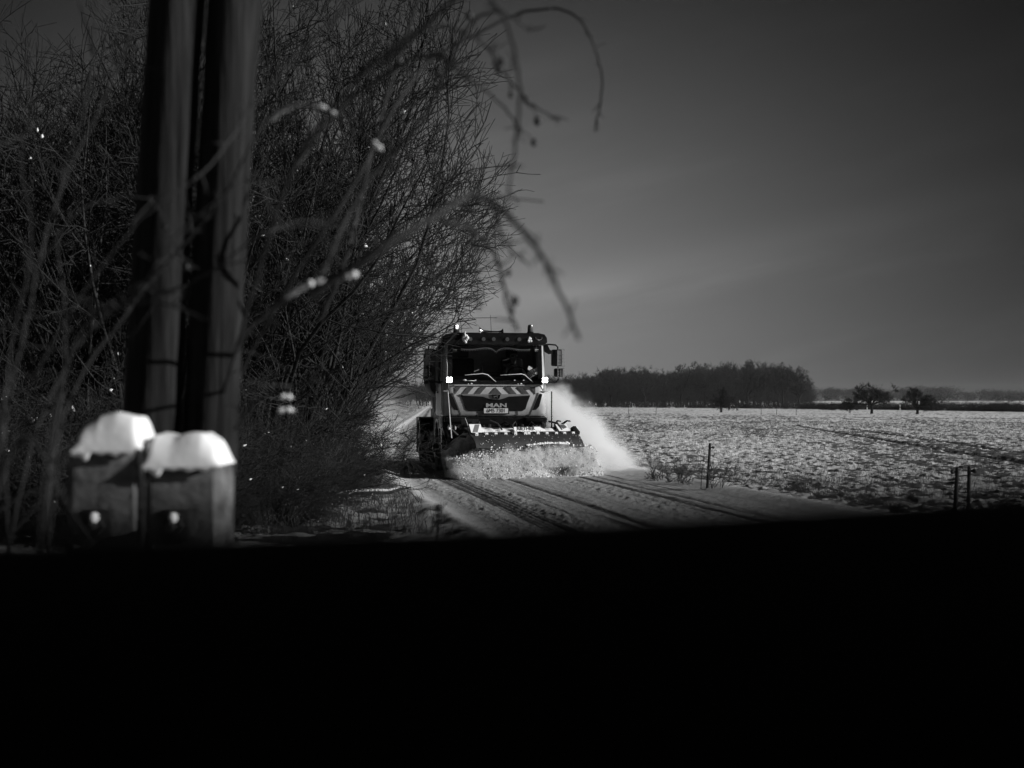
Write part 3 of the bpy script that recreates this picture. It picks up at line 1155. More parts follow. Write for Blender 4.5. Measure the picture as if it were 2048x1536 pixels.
def footing(x0, x1, ztop, y0, y1, round_left):
    mb = MB()
    cx, cy_ = (x0 + x1) / 2, (y0 + y1) / 2
    hw, hd = (x1 - x0) / 2, (y1 - y0) / 2
    rings_ = []
    ch = 0.022
    for zz, k in ((-0.3, 1.0), (0.6, 1.0), (ztop - 0.05, 0.985), (ztop - 0.015, 0.95), (ztop, 0.86)):
        a, b = hw * k, hd * k
        rings_.append([(cx - a + ch, cy_ - b, zz), (cx + a - ch, cy_ - b, zz), (cx + a, cy_ - b + ch, zz), (cx + a, cy_ + b - ch, zz), (cx + a - ch, cy_ + b, zz), (cx - a + ch, cy_ + b, zz), (cx - a, cy_ + b - ch, zz), (cx - a, cy_ - b + ch, zz)])
    mb.loft(rings_)
    return mb.build("concrete_footing", M_CONC, root, True)


def snow_cap(x0, x1, zb, heights, y0, y1, seed):
    g = np.random.default_rng(seed)
    nx, ny = 28, 14
    vs, fs = [], []
    for j in range(ny + 1):
        for i in range(nx + 1):
            s_, t_ = i / nx, j / ny
            e = min(1.0, 9.0 * min(s_, 1 - s_)) ** 0.5 * min(1.0, 5 * min(t_ + 0.02, 1 - t_ + 0.02)) ** 0.5
            hh = np.interp(s_, [q[0] for q in heights], [q[1] for q in heights])
            z = zb + hh * e + 0.003 * math.sin(9 * s_ + 5 * t_ + seed)
            x = x0 + (x1 - x0) * s_
            y = y0 + (y1 - y0) * t_
            if e < 0.05:
                z = zb
            vs.append((x, y, z))
    W = nx + 1
    for j in range(ny):
        for i in range(nx):
            fs.append((j * W + i, j * W + i + 1, (j + 1) * W + i + 1, (j + 1) * W + i))
    # front skirt with a ragged lower edge, slightly proud
    base = len(vs)
    for k in range(3):
        for i in range(nx + 1):
            s_ = i / nx
            dr = np.interp(s_, [0, .12, .2, .27, .4, .7, 1], [.012, .02, .03, .012, .01, .014, .006]) + 0.004 * math.sin(31 * s_ + seed)
            z = zb - dr * k / 2
            vs.append((x0 + (x1 - x0) * s_, y0 - 0.008 * math.sin(math.pi * (0.25 + 0.375 * k)), z))
    for k in range(2):
        for i in range(nx):
            a = base + k * W + i
            fs.append((a, a + W, a + W + 1, a + 1))
    for i in range(nx):
        fs.append((i, base + i, base + i + 1, i + 1))
    me = mesh_np("snow_cap", np.array(vs), np.array(fs), True)
    o = link("snow_cap", me, M_CAPSNOW, root)
    md = o.modifiers.new("subdivision", "SUBSURF")
    md.levels = md.render_levels = 2
    return o


ox, oy = 1.03, -4.15
Df = 3.85
fx = lambda px: (px - 1024) / FPX * Df + ox
fz = lambda py: CAM_Z - (py - HORIZON) / FPX * Df
footing(fx(130), fx(285), fz(893), Df + oy, Df + oy + 0.2, True)
footing(fx(287), fx(444), fz(928), Df + oy, Df + oy + 0.2, False)
snow_cap(fx(146), fx(284), fz(900), [(0, .045), (.15, .07), (.35, .094), (.6, .10), (.85, .092), (1, .06)], Df + oy - 0.012, Df + oy + 0.2, 1)
snow_cap(fx(287), fx(444), fz(931), [(0, .075), (.1, .088), (.35, .076), (.6, .088), (.72, .09), (.9, .06), (1, .035)], Df + oy - 0.012, Df + oy + 0.2, 2)
for px in (196, 352):
    x = fx(px)
    z = fz(1046)
    MB().box(x - 0.04, x + 0.04, Df + oy - 0.006, Df + oy + 0.002, z - 0.04, z + 0.04, 0.004).tube([(x, Df + oy - 0.03, z), (x, Df + oy - 0.005, z)], 0.024, 6).tube([(x, Df + oy - 0.085, z), (x, Df + oy, z)], 0.011, 8).build("bolt", M_STEEL, root, True)
    MB().ball((x + 0.004, Df + oy - 0.045, z + 0.022), 0.0135, 2, (0.85, 1.7, 1.25)).build("snow_lump", M_SNOW, root, "all")

# ------------------------------------------------------------------ wild rose in front: arching canes with hips
root = empty("wild_rose", (-1.6, 3.3, 0.0))
tag(root, "blurred wild rose arching over the poles, with hips and bits of snow", "rose bush")
ro = Vector((-1.6, 3.3, 0.0))


def smooth_pts(pts, n=5):
    out = []
    for i in range(len(pts) - 1):
        p0, p1, p2, p3 = pts[max(i - 1, 0)], pts[i], pts[i + 1], pts[min(i + 2, len(pts) - 1)]
        for k in range(n):
            t = k / n
            out.append(0.5 * ((2 * p1) + (p2 - p0) * t + (2 * p0 - 5 * p1 + 4 * p2 - p3) * t * t + (3 * p1 - p0 - 3 * p2 + p3) * t ** 3))
    out.append(pts[-1])
    return out


CANES = [
    ([(405, 1300, 4.7), (425, 900, 4.6), (475, 700, 4.0), (540, 622, 3.3), (620, 575, 3.1), (705, 556, 3.1), (760, 530, 3.1)], 0.0085),
    ([(90, 1300, 3.6), (120, 850, 3.6), (280, 590, 3.6), (400, 450, 3.6), (470, 350, 3.5), (530, 240, 3.5), (600, 212, 3.5), (680, 235, 3.5), (750, 292, 3.4), (800, 350, 3.4)], 0.0060),
    ([(420, 1300, 4.7), (435, 900, 4.6), (495, 620, 4.1), (590, 330, 3.5), (700, 170, 3.4), (800, 80, 3.4), (880, 50, 3.5), (960, 80, 3.5), (1015, 150, 3.6), (1060, 205, 3.6), (1122, 240, 3.7)], 0.0085),
    ([(590, 330, 3.5), (680, 215, 3.5), (780, 140, 3.5), (860, 110, 3.5), (930, 150, 3.5), (1000, 205, 3.5), (1040, 260, 3.5)], 0.0045),
    ([(640, 560, 3.4), (700, 420, 3.4), (770, 320, 3.4), (850, 230, 3.4), (930, 60, 3.4), (1000, 20, 3.4), (1060, 60, 3.4)], 0.0045),
    ([(60, 760, 3.3), (180, 560, 3.3), (300, 420, 3.3), (420, 330, 3.3), (520, 190, 3.3), (640, 60, 3.3), (760, -40, 3.3)], 0.0052),
    ([(120, 640, 3.6), (250, 600, 3.6), (390, 560, 3.6), (520, 470, 3.6), (620, 440, 3.6), (720, 470, 3.6)], 0.0045),
    ([(435, 1300, 4.8), (450, 860, 4.7), (560, 600, 4.4), (700, 380, 4.2), (830, 150, 4.3), (960, 60, 4.3), (1060, 20, 4.4), (1140, 22, 4.4), (1185, 80, 4.4), (1205, 170, 4.4), (1190, 262, 4.4)], 0.0085),
    ([(760, 130, 2.9), (860, 40, 2.9), (950, -30, 2.9), (1010, 40, 2.9), (1038, 160, 2.9), (1032, 290, 2.9), (1012, 410, 2.9)], 0.0042),
    ([(620, 590, 2.6), (760, 500, 2.6), (880, 425, 2.6), (950, 390, 2.6), (1010, 425, 2.6), (1060, 480, 2.6), (1110, 560, 2.6), (1158, 682, 2.6)], 0.0055),
    ([(985, 405, 3.2), (1005, 470, 3.2), (1022, 500, 3.2), (1047, 520, 3.2)], 0.0032),
    ([(880, 440, 3.2), (940, 460, 3.2), (985, 505, 3.2), (1006, 560, 3.2), (1014, 610, 3.2), (1036, 662, 3.2)], 0.0042),
    ([(940, 440, 2.7), (950, 520, 2.7), (956, 620, 2.7)], 0.0028),
    ([(640, 640, 4.4), (690, 520, 4.4), (720, 400, 4.4), (770, 200, 4.4), (850, -40, 4.4)], 0.0062),
    ([(720, 520, 3.9), (850, 420, 3.9), (960, 395, 3.9), (1085, 402, 3.9)], 0.0028),
    ([(60, 1300, 3.0), (120, 760, 3.0), (260, 600, 3.0), (360, 460, 3.0), (470, 380, 3.0), (560, 360, 3.0)], 0.0035),
    ([(60, 1300, 3.2), (120, 800, 3.2), (180, 640, 3.2), (300, 605, 3.2), (420, 640, 3.2)], 0.0065),
    ([(0, 1200, 3.6), (60, 900, 3.6), (150, 700, 3.6), (250, 600, 3.6), (350, 585, 3.6)], 0.006),
    ([(-60, 1200, 2.9), (40, 880, 2.9), (130, 1000, 2.9), (230, 1140, 2.9)], 0.006),
    ([(-40, 1100, 3.3), (60, 600, 3.3), (120, 380, 3.3), (240, 120, 3.3), (290, -40, 3.3)], 0.005),
    ([(90, 1200, 3.7), (130, 700, 3.7), (110, 420, 3.7), (170, 200, 3.7), (200, -40, 3.7)], 0.005),
    ([(-20, 700, 3.9), (60, 560, 3.9), (160, 420, 3.9), (300, 400, 3.9), (360, 520, 3.9)], 0.004),
    ([(470, 860, 3.6), (520, 800, 3.6), (620, 760, 3.6), (720, 720, 3.6)], 0.003),
    ([(30, 1300, 3.4), (10, 800, 3.4), (60, 500, 3.4), (40, 300, 3.4), (90, 150, 3.4)], 0.005),
    ([(280, 900, 3.2), (285, 1000, 3.2), (283, 1150, 3.2)], 0.009),
    ([(860, 1300, 3.6), (872, 1100, 3.6), (878, 1010, 3.6)], 0.003),
]
side_q, side_r, hips, snows = [], [], [], []
g = np.random.default_rng(33)
for pts, r in CANES:
    pp = [P(*p) + Vector((0, 0, 0)) for p in pts]
    # depth weave so a cane never lies in one plane
    ph = g.uniform(0, 6)
    for i, p in enumerate(pp):
        k = 1 + 0.025 * math.sin(ph + i * 1.1)
        pp[i] = Vector((p.x * k, p.y * k, (p.z - CAM_Z) * k + CAM_Z))
    sp = smooth_pts(pp, 6)
    loc = [p - ro + Vector(g.normal(0, 0.0016, 3)) for p in sp]
    nn = len(loc)
    MB().tube(loc, [r * (0.68 if pts[0][0] < 460 else 1.25) * (1.1 - 0.6 * i / nn) for i in range(nn)], 8).build("cane", M_CANE, root, True)
    q = np.array([list(p) for p in loc])
    for _ in range(int(nn * 0.6)):
        i = int(g.integers(2, nn - 1))
        d = norm(q[min(i + 1, nn - 1)] - q[i - 1] + g.normal(0, 0.7, 3) * 0.06 + 1e-4)
        L = g.uniform(0.012, 0.05) if (g.uniform() < 0.8 or pts[-1][0] > 830) else g.uniform(0.08, 0.24)
        rd = g.normal(0, 1, 3)
        dd = norm(d * 0.7 + rd * 0.6)
        a, b = grow(q[i][None], dd[None], np.array([L]), 3, 0.2, -0.03, g)
        side_q.append(a[0])
        side_r.append(np.array([0.0026, 0.0022, 0.0018, 0.0013]))
        if g.uniform() < 0.015:
            hips.append(a[0][-1])
for px, py, D in [(990, 125, 3.55), (1003, 122, 3.5), (998, 136, 3.5), (1022, 188, 3.6), (1053, 201, 3.6), (1075, 241, 3.65), (1068, 284, 3.6), (877, 141, 3.4), (1017, 545, 3.2), (1030, 602, 3.2), (1023, 622, 3.2), (938, 30, 3.5), (876, 1012, 3.6)]:
    p = P(px, py, D) - ro
    hips.append(np.array(list(p)))
    # hip stalk back to the nearest cane point
    best = None
    for ob in [c for c in bpy.data.objects if c.parent == root and c.name.startswith("cane")]:
        for vtx in list(ob.data.vertices)[::4]:
            d = (vtx.co - p).length
            if best is None or d < best[0]:
                best = (d, vtx.co.copy())
    a = np.array([list(best[1]), list((best[1] + p) / 2 + Vector((0, 0, 0.006))), list(p), list(p)])
    side_q.append(a)
    side_r.append(np.array([0.002, 0.0016, 0.0014, 0.0014]))
v, f = prisms(*segs(np.array(side_q), np.array(side_r)), 4)
link("side_twigs", mesh_np("side_twigs", v, f), M_CANE, root)
for hp in hips:
    MB().ball(tuple(hp), 0.0095 * g.uniform(0.8, 1.2), 1, (1, 1, 1.25)).build("rose_hip", M_HIP, root, "all")
# thin uneven strips of snow lying on top of the canes
for run in ([(540, 246, 3.5), (562, 226, 3.5), (590, 214, 3.5), (615, 211, 3.5), (645, 217, 3.5), (672, 230, 3.5)],
            [(575, 598, 3.16), (592, 586, 3.12), (612, 574, 3.1), (630, 568, 3.1), (650, 563, 3.1)],
            [(690, 558, 3.1), (704, 554, 3.1), (718, 548, 3.1)], [(744, 286, 3.42), (754, 293, 3.4), (764, 303, 3.4)],
            [(560, 797, 3.6), (574, 796, 3.6), (586, 800, 3.6)], [(555, 826, 3.6), (572, 822, 3.6), (590, 825, 3.6)]):
    pp = smooth_pts([P(*q) - ro + Vector((0, 0, 0.004)) for q in run], 4)
    rr_ = [0.0015 + 0.0065 * abs(math.sin(0.9 * k_ + len(run))) * math.sin(math.pi * (k_ + 0.5) / len(pp)) ** 0.5 for k_ in range(len(pp))]
    MB().tube(pp, rr_, 8).build("snow_strip", M_SNOW, root, True)


# ------------------------------------------------------------------ the lorry
TH = 8.0
TX, TY = -0.354, 30.5
truck = empty("gritting_lorry", (TX, TY, 0.0), R(TH))
tag(truck, "light municipal lorry with striped front driving towards us behind its snow plough", "lorry")
S = 0.01083          # metres per photo pixel across the front
lx = lambda px: (px - 991) * S
lz = lambda py: CAM_Z - (py - HORIZON) * 0.010724


def rrect(hw, yf, yb, rad, z, n=5):
    """rounded rectangle ring, front corners rounded"""
    pts = []
    for k in range(n + 1):
        a = math.pi + (math.pi / 2) * k / n
        pts.append((-hw + rad + rad * math.cos(a), yf + rad + rad * math.sin(a), z))
    for k in range(n + 1):
        a = 1.5 * math.pi + (math.pi / 2) * k / n
        pts.append((hw - rad + rad * math.cos(a), yf + rad + rad * math.sin(a), z))
    pts += [(hw, yb - 0.05, z), (hw - 0.05, yb, z), (-hw + 0.05, yb, z), (-hw, yb - 0.05, z)]
    return pts


HW = 1.125
MB().loft([rrect(HW - 0.02, 0.03, 1.9, 0.20, 1.225), rrect(HW, 0.0, 1.9, 0.20, 1.27), rrect(HW, 0.0, 1.9, 0.20, 1.60), rrect(HW - 0.005, 0.01, 1.9, 0.20, 1.86), rrect(HW - 0.01, 0.04, 1.9, 0.20, 1.905)]).build("cab_body", M_PAINT, truck, True)
# roof
MB().loft([rrect(HW - 0.03, 0.10, 1.95, 0.24, 2.74), rrect(HW - 0.05, 0.13, 1.95, 0.26, 2.86), rrect(HW - 0.13, 0.24, 1.93, 0.28, 2.96), rrect(HW - 0.35, 0.42, 1.85, 0.28, 2.995)]).build("cab_roof", M_BLACK, truck, True)
MB().box(-HW + 0.02, HW - 0.02, 1.86, 1.90, 1.9, 2.76).build("rear_wall", M_PAINT, truck)
for sgn in (-1, 1):
    # windscreen pillar wraps the corner
    def arc(z, dy, dw):
        o_, i_ = [], []
        for k in range(6):
            a = (1.5 * math.pi + (math.pi / 2) * k / 5) if sgn > 0 else (1.5 * math.pi - (math.pi / 2) * k / 5)
            cx_, cy_ = sgn * (HW - 0.2 - dw), 0.2 + dy
            o_.append((cx_ + 0.20 * math.cos(a), cy_ + 0.20 * math.sin(a), z))
            i_.append((cx_ + 0.15 * math.cos(a), cy_ + 0.15 * math.sin(a), z))
        st_, en_ = 2, 6
        o_, i_ = o_[st_:en_], i_[st_:en_]
        o_.append((sgn * (HW - dw), 0.36 + dy, z))
        i_.append((sgn * (HW - 0.05 - dw), 0.36 + dy, z))
        return o_ + i_[::-1]
    MB().loft([arc(1.90, 0.04, 0.01), arc(2.3, 0.06, 0.025), arc(2.76, 0.10, 0.05)]).build("windscreen_pillar", M_PAINT, truck, True)
    # door with window
    x0 = sgn * (HW - 0.03)
    x1 = sgn * (HW + 0.004)
    a, b = min(x0, x1), max(x0, x1)
    door = MB().box(a, b, 0.40, 1.45, 1.25, 1.93, 0.01).box(a, b, 1.36, 1.45, 1.93, 2.72).box(a, b, 0.40, 0.50, 1.93, 2.72).box(a, b, 0.50, 1.36, 2.64, 2.72).build("door", M_CABSIDE, truck)
    xx = sgn * (HW - 0.012)
    MB().box(min(xx, xx - sgn * 0.006), max(xx, xx - sgn * 0.006), 0.50, 1.36, 1.93, 2.64).build("window", G_SIDE, door)
    MB().box(sgn * HW + (0 if sgn > 0 else -0.03), sgn * HW + (0.03 if sgn > 0 else 0), 1.2, 1.38, 1.72, 1.76, 0.006).build("handle", M_BLACK, door)
    MB().box(a, b, 1.46, 1.88, 1.9, 2.74).build("side_panel", M_CABSIDE, truck)
    # wheel arch, steps under the door
    MB().box(min(sgn * 0.85, sgn * 1.12), max(sgn * 0.85, sgn * 1.12), 0.35, 0.85, 0.42, 1.22, 0.03).box(min(sgn * 0.9, sgn * 1.14), max(sgn * 0.9, sgn * 1.14), 0.40, 0.8, 0.60, 0.64).box(min(sgn * 0.9, sgn * 1.14), max(sgn * 0.9, sgn * 1.14), 0.40, 0.8, 0.95, 0.99).build("step", M_BLACK, truck)
    for (yc, xc, ww, rr, nm) in ((1.42, 1.02, 0.32, 0.52, "front"), (5.2, 0.98, 0.56, 0.52, "rear")):
        arch = [(yc + 0.66 * math.cos(math.pi * k / 10), 0.50 + 0.66 * math.sin(math.pi * k / 10)) for k in range(11)] + [(yc + 0.60 * math.cos(math.pi * k / 10), 0.50 + 0.60 * math.sin(math.pi * k / 10)) for k in range(10, -1, -1)]
        xa, xb = (0.78, 1.14) if nm == "front" else (0.66, 1.275)
        MB().prism_x(arch, min(sgn * xa, sgn * xb), max(sgn * xa, sgn * xb)).build("mudguard", M_BLACK, truck)
        prof = [(0.0, 0.0), (0.0, rr * 0.55), (0.02, rr * 0.58), (0.03, rr * 0.93), (0.07, rr), (ww - 0.07, rr), (ww - 0.03, rr * 0.93), (ww - 0.02, rr * 0.58), (ww, rr * 0.5)]
        xi = xc - ww / 2
        rg = []
        for (q, rad) in prof[1:]:
            rg.append([(sgn * (xi + q), yc + rad * math.cos(2 * math.pi * k / 28), rr + rad * math.sin(2 * math.pi * k / 28)) for k in range(28)])
        tyre = MB().loft(rg).build("wheel", M_TYRE, truck, True)
        MB().tube([(sgn * (xi + ww - 0.06), yc, rr), (sgn * (xi + ww + 0.004), yc, rr)], [0.27, 0.25], 20).tube([(sgn * (xi + ww), yc, rr), (sgn * (xi + ww + 0.05), yc, rr)], [0.12, 0.09], 14).build("rim", M_STEEL, tyre, True)
# mudflap board behind the rear wheel on our left
MB().box(-1.27, -0.7, 5.86, 5.88, 0.25, 1.15).box(0.7, 1.27, 5.86, 5.88, 0.25, 1.15).build("mudflap", M_RUBBER, truck)
# windscreen
ws = MB()
g0 = [[(x, 0.055 + dy + 0.05 * (abs(x) / 0.95) ** 3, z) for x in np.linspace(-0.985 + k, 0.985 - k, 13)] for z, dy, k in ((1.905, 0.0, 0.0), (2.3, 0.02, 0.012), (2.78, 0.06, 0.03))]
for i in range(2):
    for k in range(12):
        q = [g0[i][k], g0[i][k + 1], g0[i + 1][k + 1], g0[i + 1][k]]
        ws.b.faces.new([ws.b.verts.new(p) for p in q])
bmesh.ops.remove_doubles(ws.b, verts=ws.b.verts, dist=0.0005)
ex = bmesh.ops.extrude_face_region(ws.b, geom=list(ws.b.faces))
for v_ in [e for e in ex["geom"] if isinstance(e, bmesh.types.BMVert)]:
    v_.co.y += 0.008
ws.build("windscreen", G_SCREEN, truck, True)
MB().box(-0.99, 0.99, 0.016, 0.028, 1.905, 1.985).build("windscreen_border", M_BLACK, truck)
for sgn in (-1, 1):
    MB().prism([(sgn * 0.935, 1.905), (sgn * 1.035, 1.905), (sgn * 1.015, 2.76), (sgn * 0.915, 2.76)], 0.075, 0.09).build("windscreen_seal", M_BLACK, truck)
# sun visor with lamps
vis = [(-1.16, 2.80), (-1.15, 2.90), (-1.08, 2.965), (-0.9, 3.0), (0.9, 3.0), (1.04, 2.97), (1.09, 2.90), (1.10, 2.80), (1.02, 2.735), (-1.04, 2.735)]
visor = MB().prism(vis, -0.19, 0.20, 0.03).build("sun_visor", M_BLACK, truck, True)
for px in (939, 965, 985, 1012, 1036):
    x = lx(px)
    MB().tube([(x, -0.215, 2.86), (x, -0.185, 2.86)], [0.042, 0.046], 14).build("marker_lamp", M_BEACON, visor, True)
x = lx(1075)
arc_ = [(x + 0.07 * math.cos(a), -0.20, 2.905 + 0.05 * math.sin(a)) for a in np.linspace(math.pi * 0.95, math.pi * 2.05, 9)]
MB().tube(arc_, [0.007, 0.012, 0.015, 0.016, 0.016, 0.016, 0.015, 0.012, 0.007], 8).build("trim_ring", M_CHROME, visor, True)
g = np.random.default_rng(4)
for px, pz, n_, sc_ in ((929, 2.88, 16, 1.0), (1056, 2.87, 13, 0.7)):
    mb = MB()
    for k in range(n_):
        mb.ball((lx(px) + g.normal(0, 0.024) * sc_, -0.225 + g.normal(0, 0.012), pz + g.normal(0, 0.06) * sc_), g.uniform(0.018, 0.042) * sc_, 2)
    mb.build("snow_lump", M_SNOW, visor, "all")
# beacons
for sgn in (-1, 1):
    x = sgn * 0.81
    bc = MB().tube([(x, 0.35, 2.93), (x, 0.35, 3.0), (x, 0.35, 3.05)], [0.10, 0.09, 0.065], 16).build("beacon", M_BLACK, truck, True)
    MB().tube([(x, 0.35, 3.05), (x, 0.35, 3.16), (x, 0.35, 3.195), (x, 0.35, 3.205)], [0.064, 0.058, 0.05, 0.02], 16).build("lens", M_BEACON, bc, True)
    if sgn < 0:
        MB().tube([(x + 0.01, 0.29, 3.10), (x + 0.01, 0.29, 3.18)], [0.022, 0.03], 10).build("flash_bulb", M_BEACONLIT, bc, True)
# air horn and aerial
MB().tube([(lx(962), 0.3, 3.055), (lx(966), 0.3, 3.055), (lx(972), 0.3, 3.05), (lx(985), 0.3, 3.045), (lx(1000), 0.3, 3.045), (lx(1006), 0.3, 3.05), (lx(1010), 0.3, 3.055)], [0.085, 0.05, 0.028, 0.018, 0.016, 0.025, 0.06], 14).tube([(lx(972), 0.3, 2.96), (lx(972), 0.3, 3.04)], 0.012).tube([(lx(1003), 0.3, 2.96), (lx(1003), 0.3, 3.04)], 0.012).build("air_horn", M_CHROME, truck, True)
MB().tube([(lx(988), 0.5, 2.98), (lx(988), 0.5, 3.12), (lx(987), 0.52, 3.42)], [0.009, 0.006, 0.004], 6).build("aerial", M_BLACK, truck)
# bead fringe along the top of the windscreen
mb = MB()
xs = np.linspace(-0.90, 0.96, 110)
for i, x in enumerate(xs):
    c = abs(x - 0.02)
    sag = 0.02 * math.sin(c * 8.0) - (0.07 * math.exp(-(c / 0.07) ** 1.2))
    if abs(c - 0.80) < 0.05:
        continue
    z = 2.665 + sag - (0.03 * (c > 0.8))
    mb.ball((x, 0.05 + 0.04 * (abs(x)) ** 3, z), 0.012, 1)
    if i % 2 == 0:
        mb.ball((x, 0.05 + 0.04 * (abs(x)) ** 3, z - 0.028), 0.008, 1)
tag(mb.build("bead_fringe", M_BEAD, truck), kind="stuff")
# cab inside
MB().box(-1.05, 1.05, 0.35, 1.85, 1.28, 1.32).build("cab_floor", M_GREY, truck)
MB().prism_x([(0.16, 1.91), (0.20, 2.06), (0.42, 2.10), (0.62, 2.04), (0.62, 1.6), (0.2, 1.6)], -1.03, 1.03).build("dashboard", M_GREY, truck, True)
MB().box(-0.75, 0.0, 0.17, 0.19, 2.09, 2.105).box(-0.75, 0.3, 0.20, 0.21, 2.15, 2.16).build("dashboard_rail", M_STEEL, truck)
for xs_ in (-0.55, 0.56):
    st = MB().box(xs_ - 0.26, xs_ + 0.26, 0.95, 1.45, 1.75, 1.92, 0.04).box(xs_ - 0.25, xs_ + 0.25, 1.42, 1.58, 1.9, 2.5, 0.05).box(xs_ - 0.13, xs_ + 0.13, 1.45, 1.56, 2.52, 2.7, 0.03).build("seat", M_GREY, truck)
swc = Vector((0.56, 0.62, 2.12))
ring = [(swc.x + 0.22 * math.cos(a), swc.y - 0.17 * math.sin(a) * 0.5, swc.z + 0.22 * math.sin(a) * 0.75) for a in np.linspace(0, 2 * math.pi, 21)]
MB().tube(ring, 0.014, 6).tube([tuple(swc + Vector((-0.2, 0, 0))), tuple(swc + Vector((0.2, 0, 0)))], 0.012, 6).tube([tuple(swc), (0.56, 0.5, 1.95)], 0.03, 8).build("steering_wheel", M_BLACK, truck, True)
MB().tube([(lx(967), 0.30, 2.09), (lx(967), 0.30, 2.24), (lx(967), 0.30, 2.26), (lx(967), 0.30, 2.33), (lx(967), 0.30, 2.37)], [0.022, 0.022, 0.036, 0.034, 0.012], 12).build("torch_lamp", M_SIGN, truck, True)
# name board, paper, badge in the windscreen
bo = MB().box(-0.22, 0.22, -0.004, 0.004, -0.065, 0.065).build("name_board", M_SIGN, truck)
bo.location = (lx(1064), 0.10, lz(748))
bo.rotation_euler = (0, R(-30), 0)
text("lettering", "JIRI", 0.14, M_INK, bo, (0, -0.008, 0), off=0.004)
MB().prism([(lx(1059), lz(731)), (lx(1067), lz(736)), (lx(1060), lz(740.5)), (lx(1056.5), lz(738))], 0.085, 0.09).build("paper_card", M_PAPER, truck)
MB().prism([(lx(1070.5), lz(746)), (lx(1074.5), lz(743)), (lx(1077.5), lz(743)), (lx(1077.5), lz(747)), (lx(1075), lz(749.5))], 0.085, 0.09).build("paper_badge", M_PAPER, truck)
# wipers
for a_, b_, c_, d_ in (((930, 751.5), (966, 748.5), (976, 751), (992, 765)), ((1001, 751.5), (1043, 749), (1050, 751), (1067, 766))):
    pts = [(lx(q[0]), 0.02, lz(q[1])) for q in (a_, b_, c_, d_)]
    wp = MB().tube(pts, [0.007, 0.012, 0.012, 0.015], 6).build("wiper", M_BLACK, truck, True)
    MB().tube([(p[0], 0.008, p[2] + 0.012) for p in pts], [0.004, 0.011, 0.011, 0.006], 6).build("snow", M_SNOW, wp, True)
for a_, w__, b_ in ((930, .036, 951), (1029, .018, 1047)):
    mb = MB().ball((lx(a_), 0.0, lz(760.5)), w__, 2, (1.1, 0.5, 0.55)).ball((lx(b_), 0.0, lz(760.5)), 0.02, 2, (1.0, 0.5, 0.6))
    if a_ == 930:
        mb.tube([(lx(a_), 0.002, lz(761.5)), (lx(b_), 0.002, lz(761.5))], 0.007, 6)
    mb.ball((lx(a_ + 13), 0.0, lz(767.5)), 0.018, 2, (1.4, 0.5, 0.8)).ball((lx(a_ + 7), 0.0, lz(768)), 0.012, 2, (1.0, 0.5, 1))
    mb.build("snow_lump", M_SNOW, truck, "all")
# warning stripes
zt, zb_ = lz(774), lz(788.5)
stripe = lambda pts: MB().prism(pts, -0.009, 0.02).build("warning_stripe", M_REFDARK, truck)
kk = (zt - zb_) * 0.88
sl = 1.0
for sgn in (-1, 1):
    stripe([(sgn * 0.0, zt), (sgn * 0.0 - 0.0001 * sgn, zb_), (sgn * 0.135, zb_)]) if False else None
    for xc in (0.20, 0.47):
        w2 = 0.125
        stripe([(sgn * xc, zt), (sgn * (xc + w2), zt), (sgn * (xc + w2 + kk), zb_), (sgn * (xc + kk), zb_)])
    stripe([(sgn * 0.745, zt), (sgn * 0.865, zt), (sgn * 0.865, zb_ + 0.005)])
stripe([(0.0, zt - 0.008), (0.14, zb_), (-0.14, zb_)])
MB().box(-0.9, 0.9, -0.014, 0.02, 1.868, 1.892, 0.004).build("front_ledge", M_PAINT, truck)
# grille
gr = [(-0.755, 1.665), (-0.69, 1.50), (-0.65, 1.37), (-0.58, 1.328), (0.58, 1.328), (0.65, 1.37), (0.69, 1.50), (0.755, 1.665)]
grille = MB().prism(gr, -0.012, 0.02, 0.003).build("grille", M_BLACK, truck)
for k in range(4):
    z = 1.40 + k * 0.058
    hw = 0.64 + k * 0.025
    MB().box(-hw, hw, -0.019, -0.013, z, z + 0.014).build("slat", M_BLACK, grille)
bar = [(-0.765, 1.690), (-0.15, 1.690), (0.15, 1.690), (0.765, 1.690), (0.70, 1.655), (0.28, 1.635), (0.15, 1.59), (0.08, 1.572), (-0.08, 1.572), (-0.15, 1.59), (-0.28, 1.635), (-0.70, 1.655)]
MB().prism(bar, -0.030, 0.02, 0.006).build("chrome_bar", mat("grey_bar", 0.30, 0.4, 0.3, var=0.1), grille, True)
em = MB().prism([(-0.105, 1.682), (0.105, 1.682), (0.075, 1.588), (-0.075, 1.588)], -0.042, 0.0, 0.004).build("emblem", M_BLACK, grille)
MB().tube([(-0.105, -0.044, 1.682), (0.105, -0.044, 1.682), (0.075, -0.044, 1.588), (-0.075, -0.044, 1.588), (-0.105, -0.044, 1.682)], 0.0045, 6).build("emblem_frame", M_CHROME, grille, True)
lion = [(-0.055, 1.618), (-0.045, 1.646), (-0.02, 1.650), (0.012, 1.652), (0.03, 1.668), (0.052, 1.664), (0.048, 1.648), (0.036, 1.642), (0.038, 1.612), (0.028, 1.612), (0.018, 1.634), (-0.018, 1.630), (-0.026, 1.610), (-0.036, 1.610), (-0.034, 1.630), (-0.046, 1.63), (-0.050, 1.618)]
MB().prism(lion, -0.050, -0.043).build("lion_figure", M_CHROME, grille)
t_ = text("lettering", "MAN", 0.118, mat("bright_letter", 0.5, 0.35, 0.2, var=0.1), grille, (0.015, -0.03, lz(811)), sx=1.75, ext=0.006, off=0.004)
pl = MB().box(lx(965), lx(1018), -0.045, -0.013, lz(828), lz(815.5), 0.004).build("number_plate_holder", M_BLACK, truck)
MB().box(lx(967.5), lx(1015.5), -0.049, -0.046, lz(826.3), lz(816.6)).build("number_plate", M_WHITE, pl)
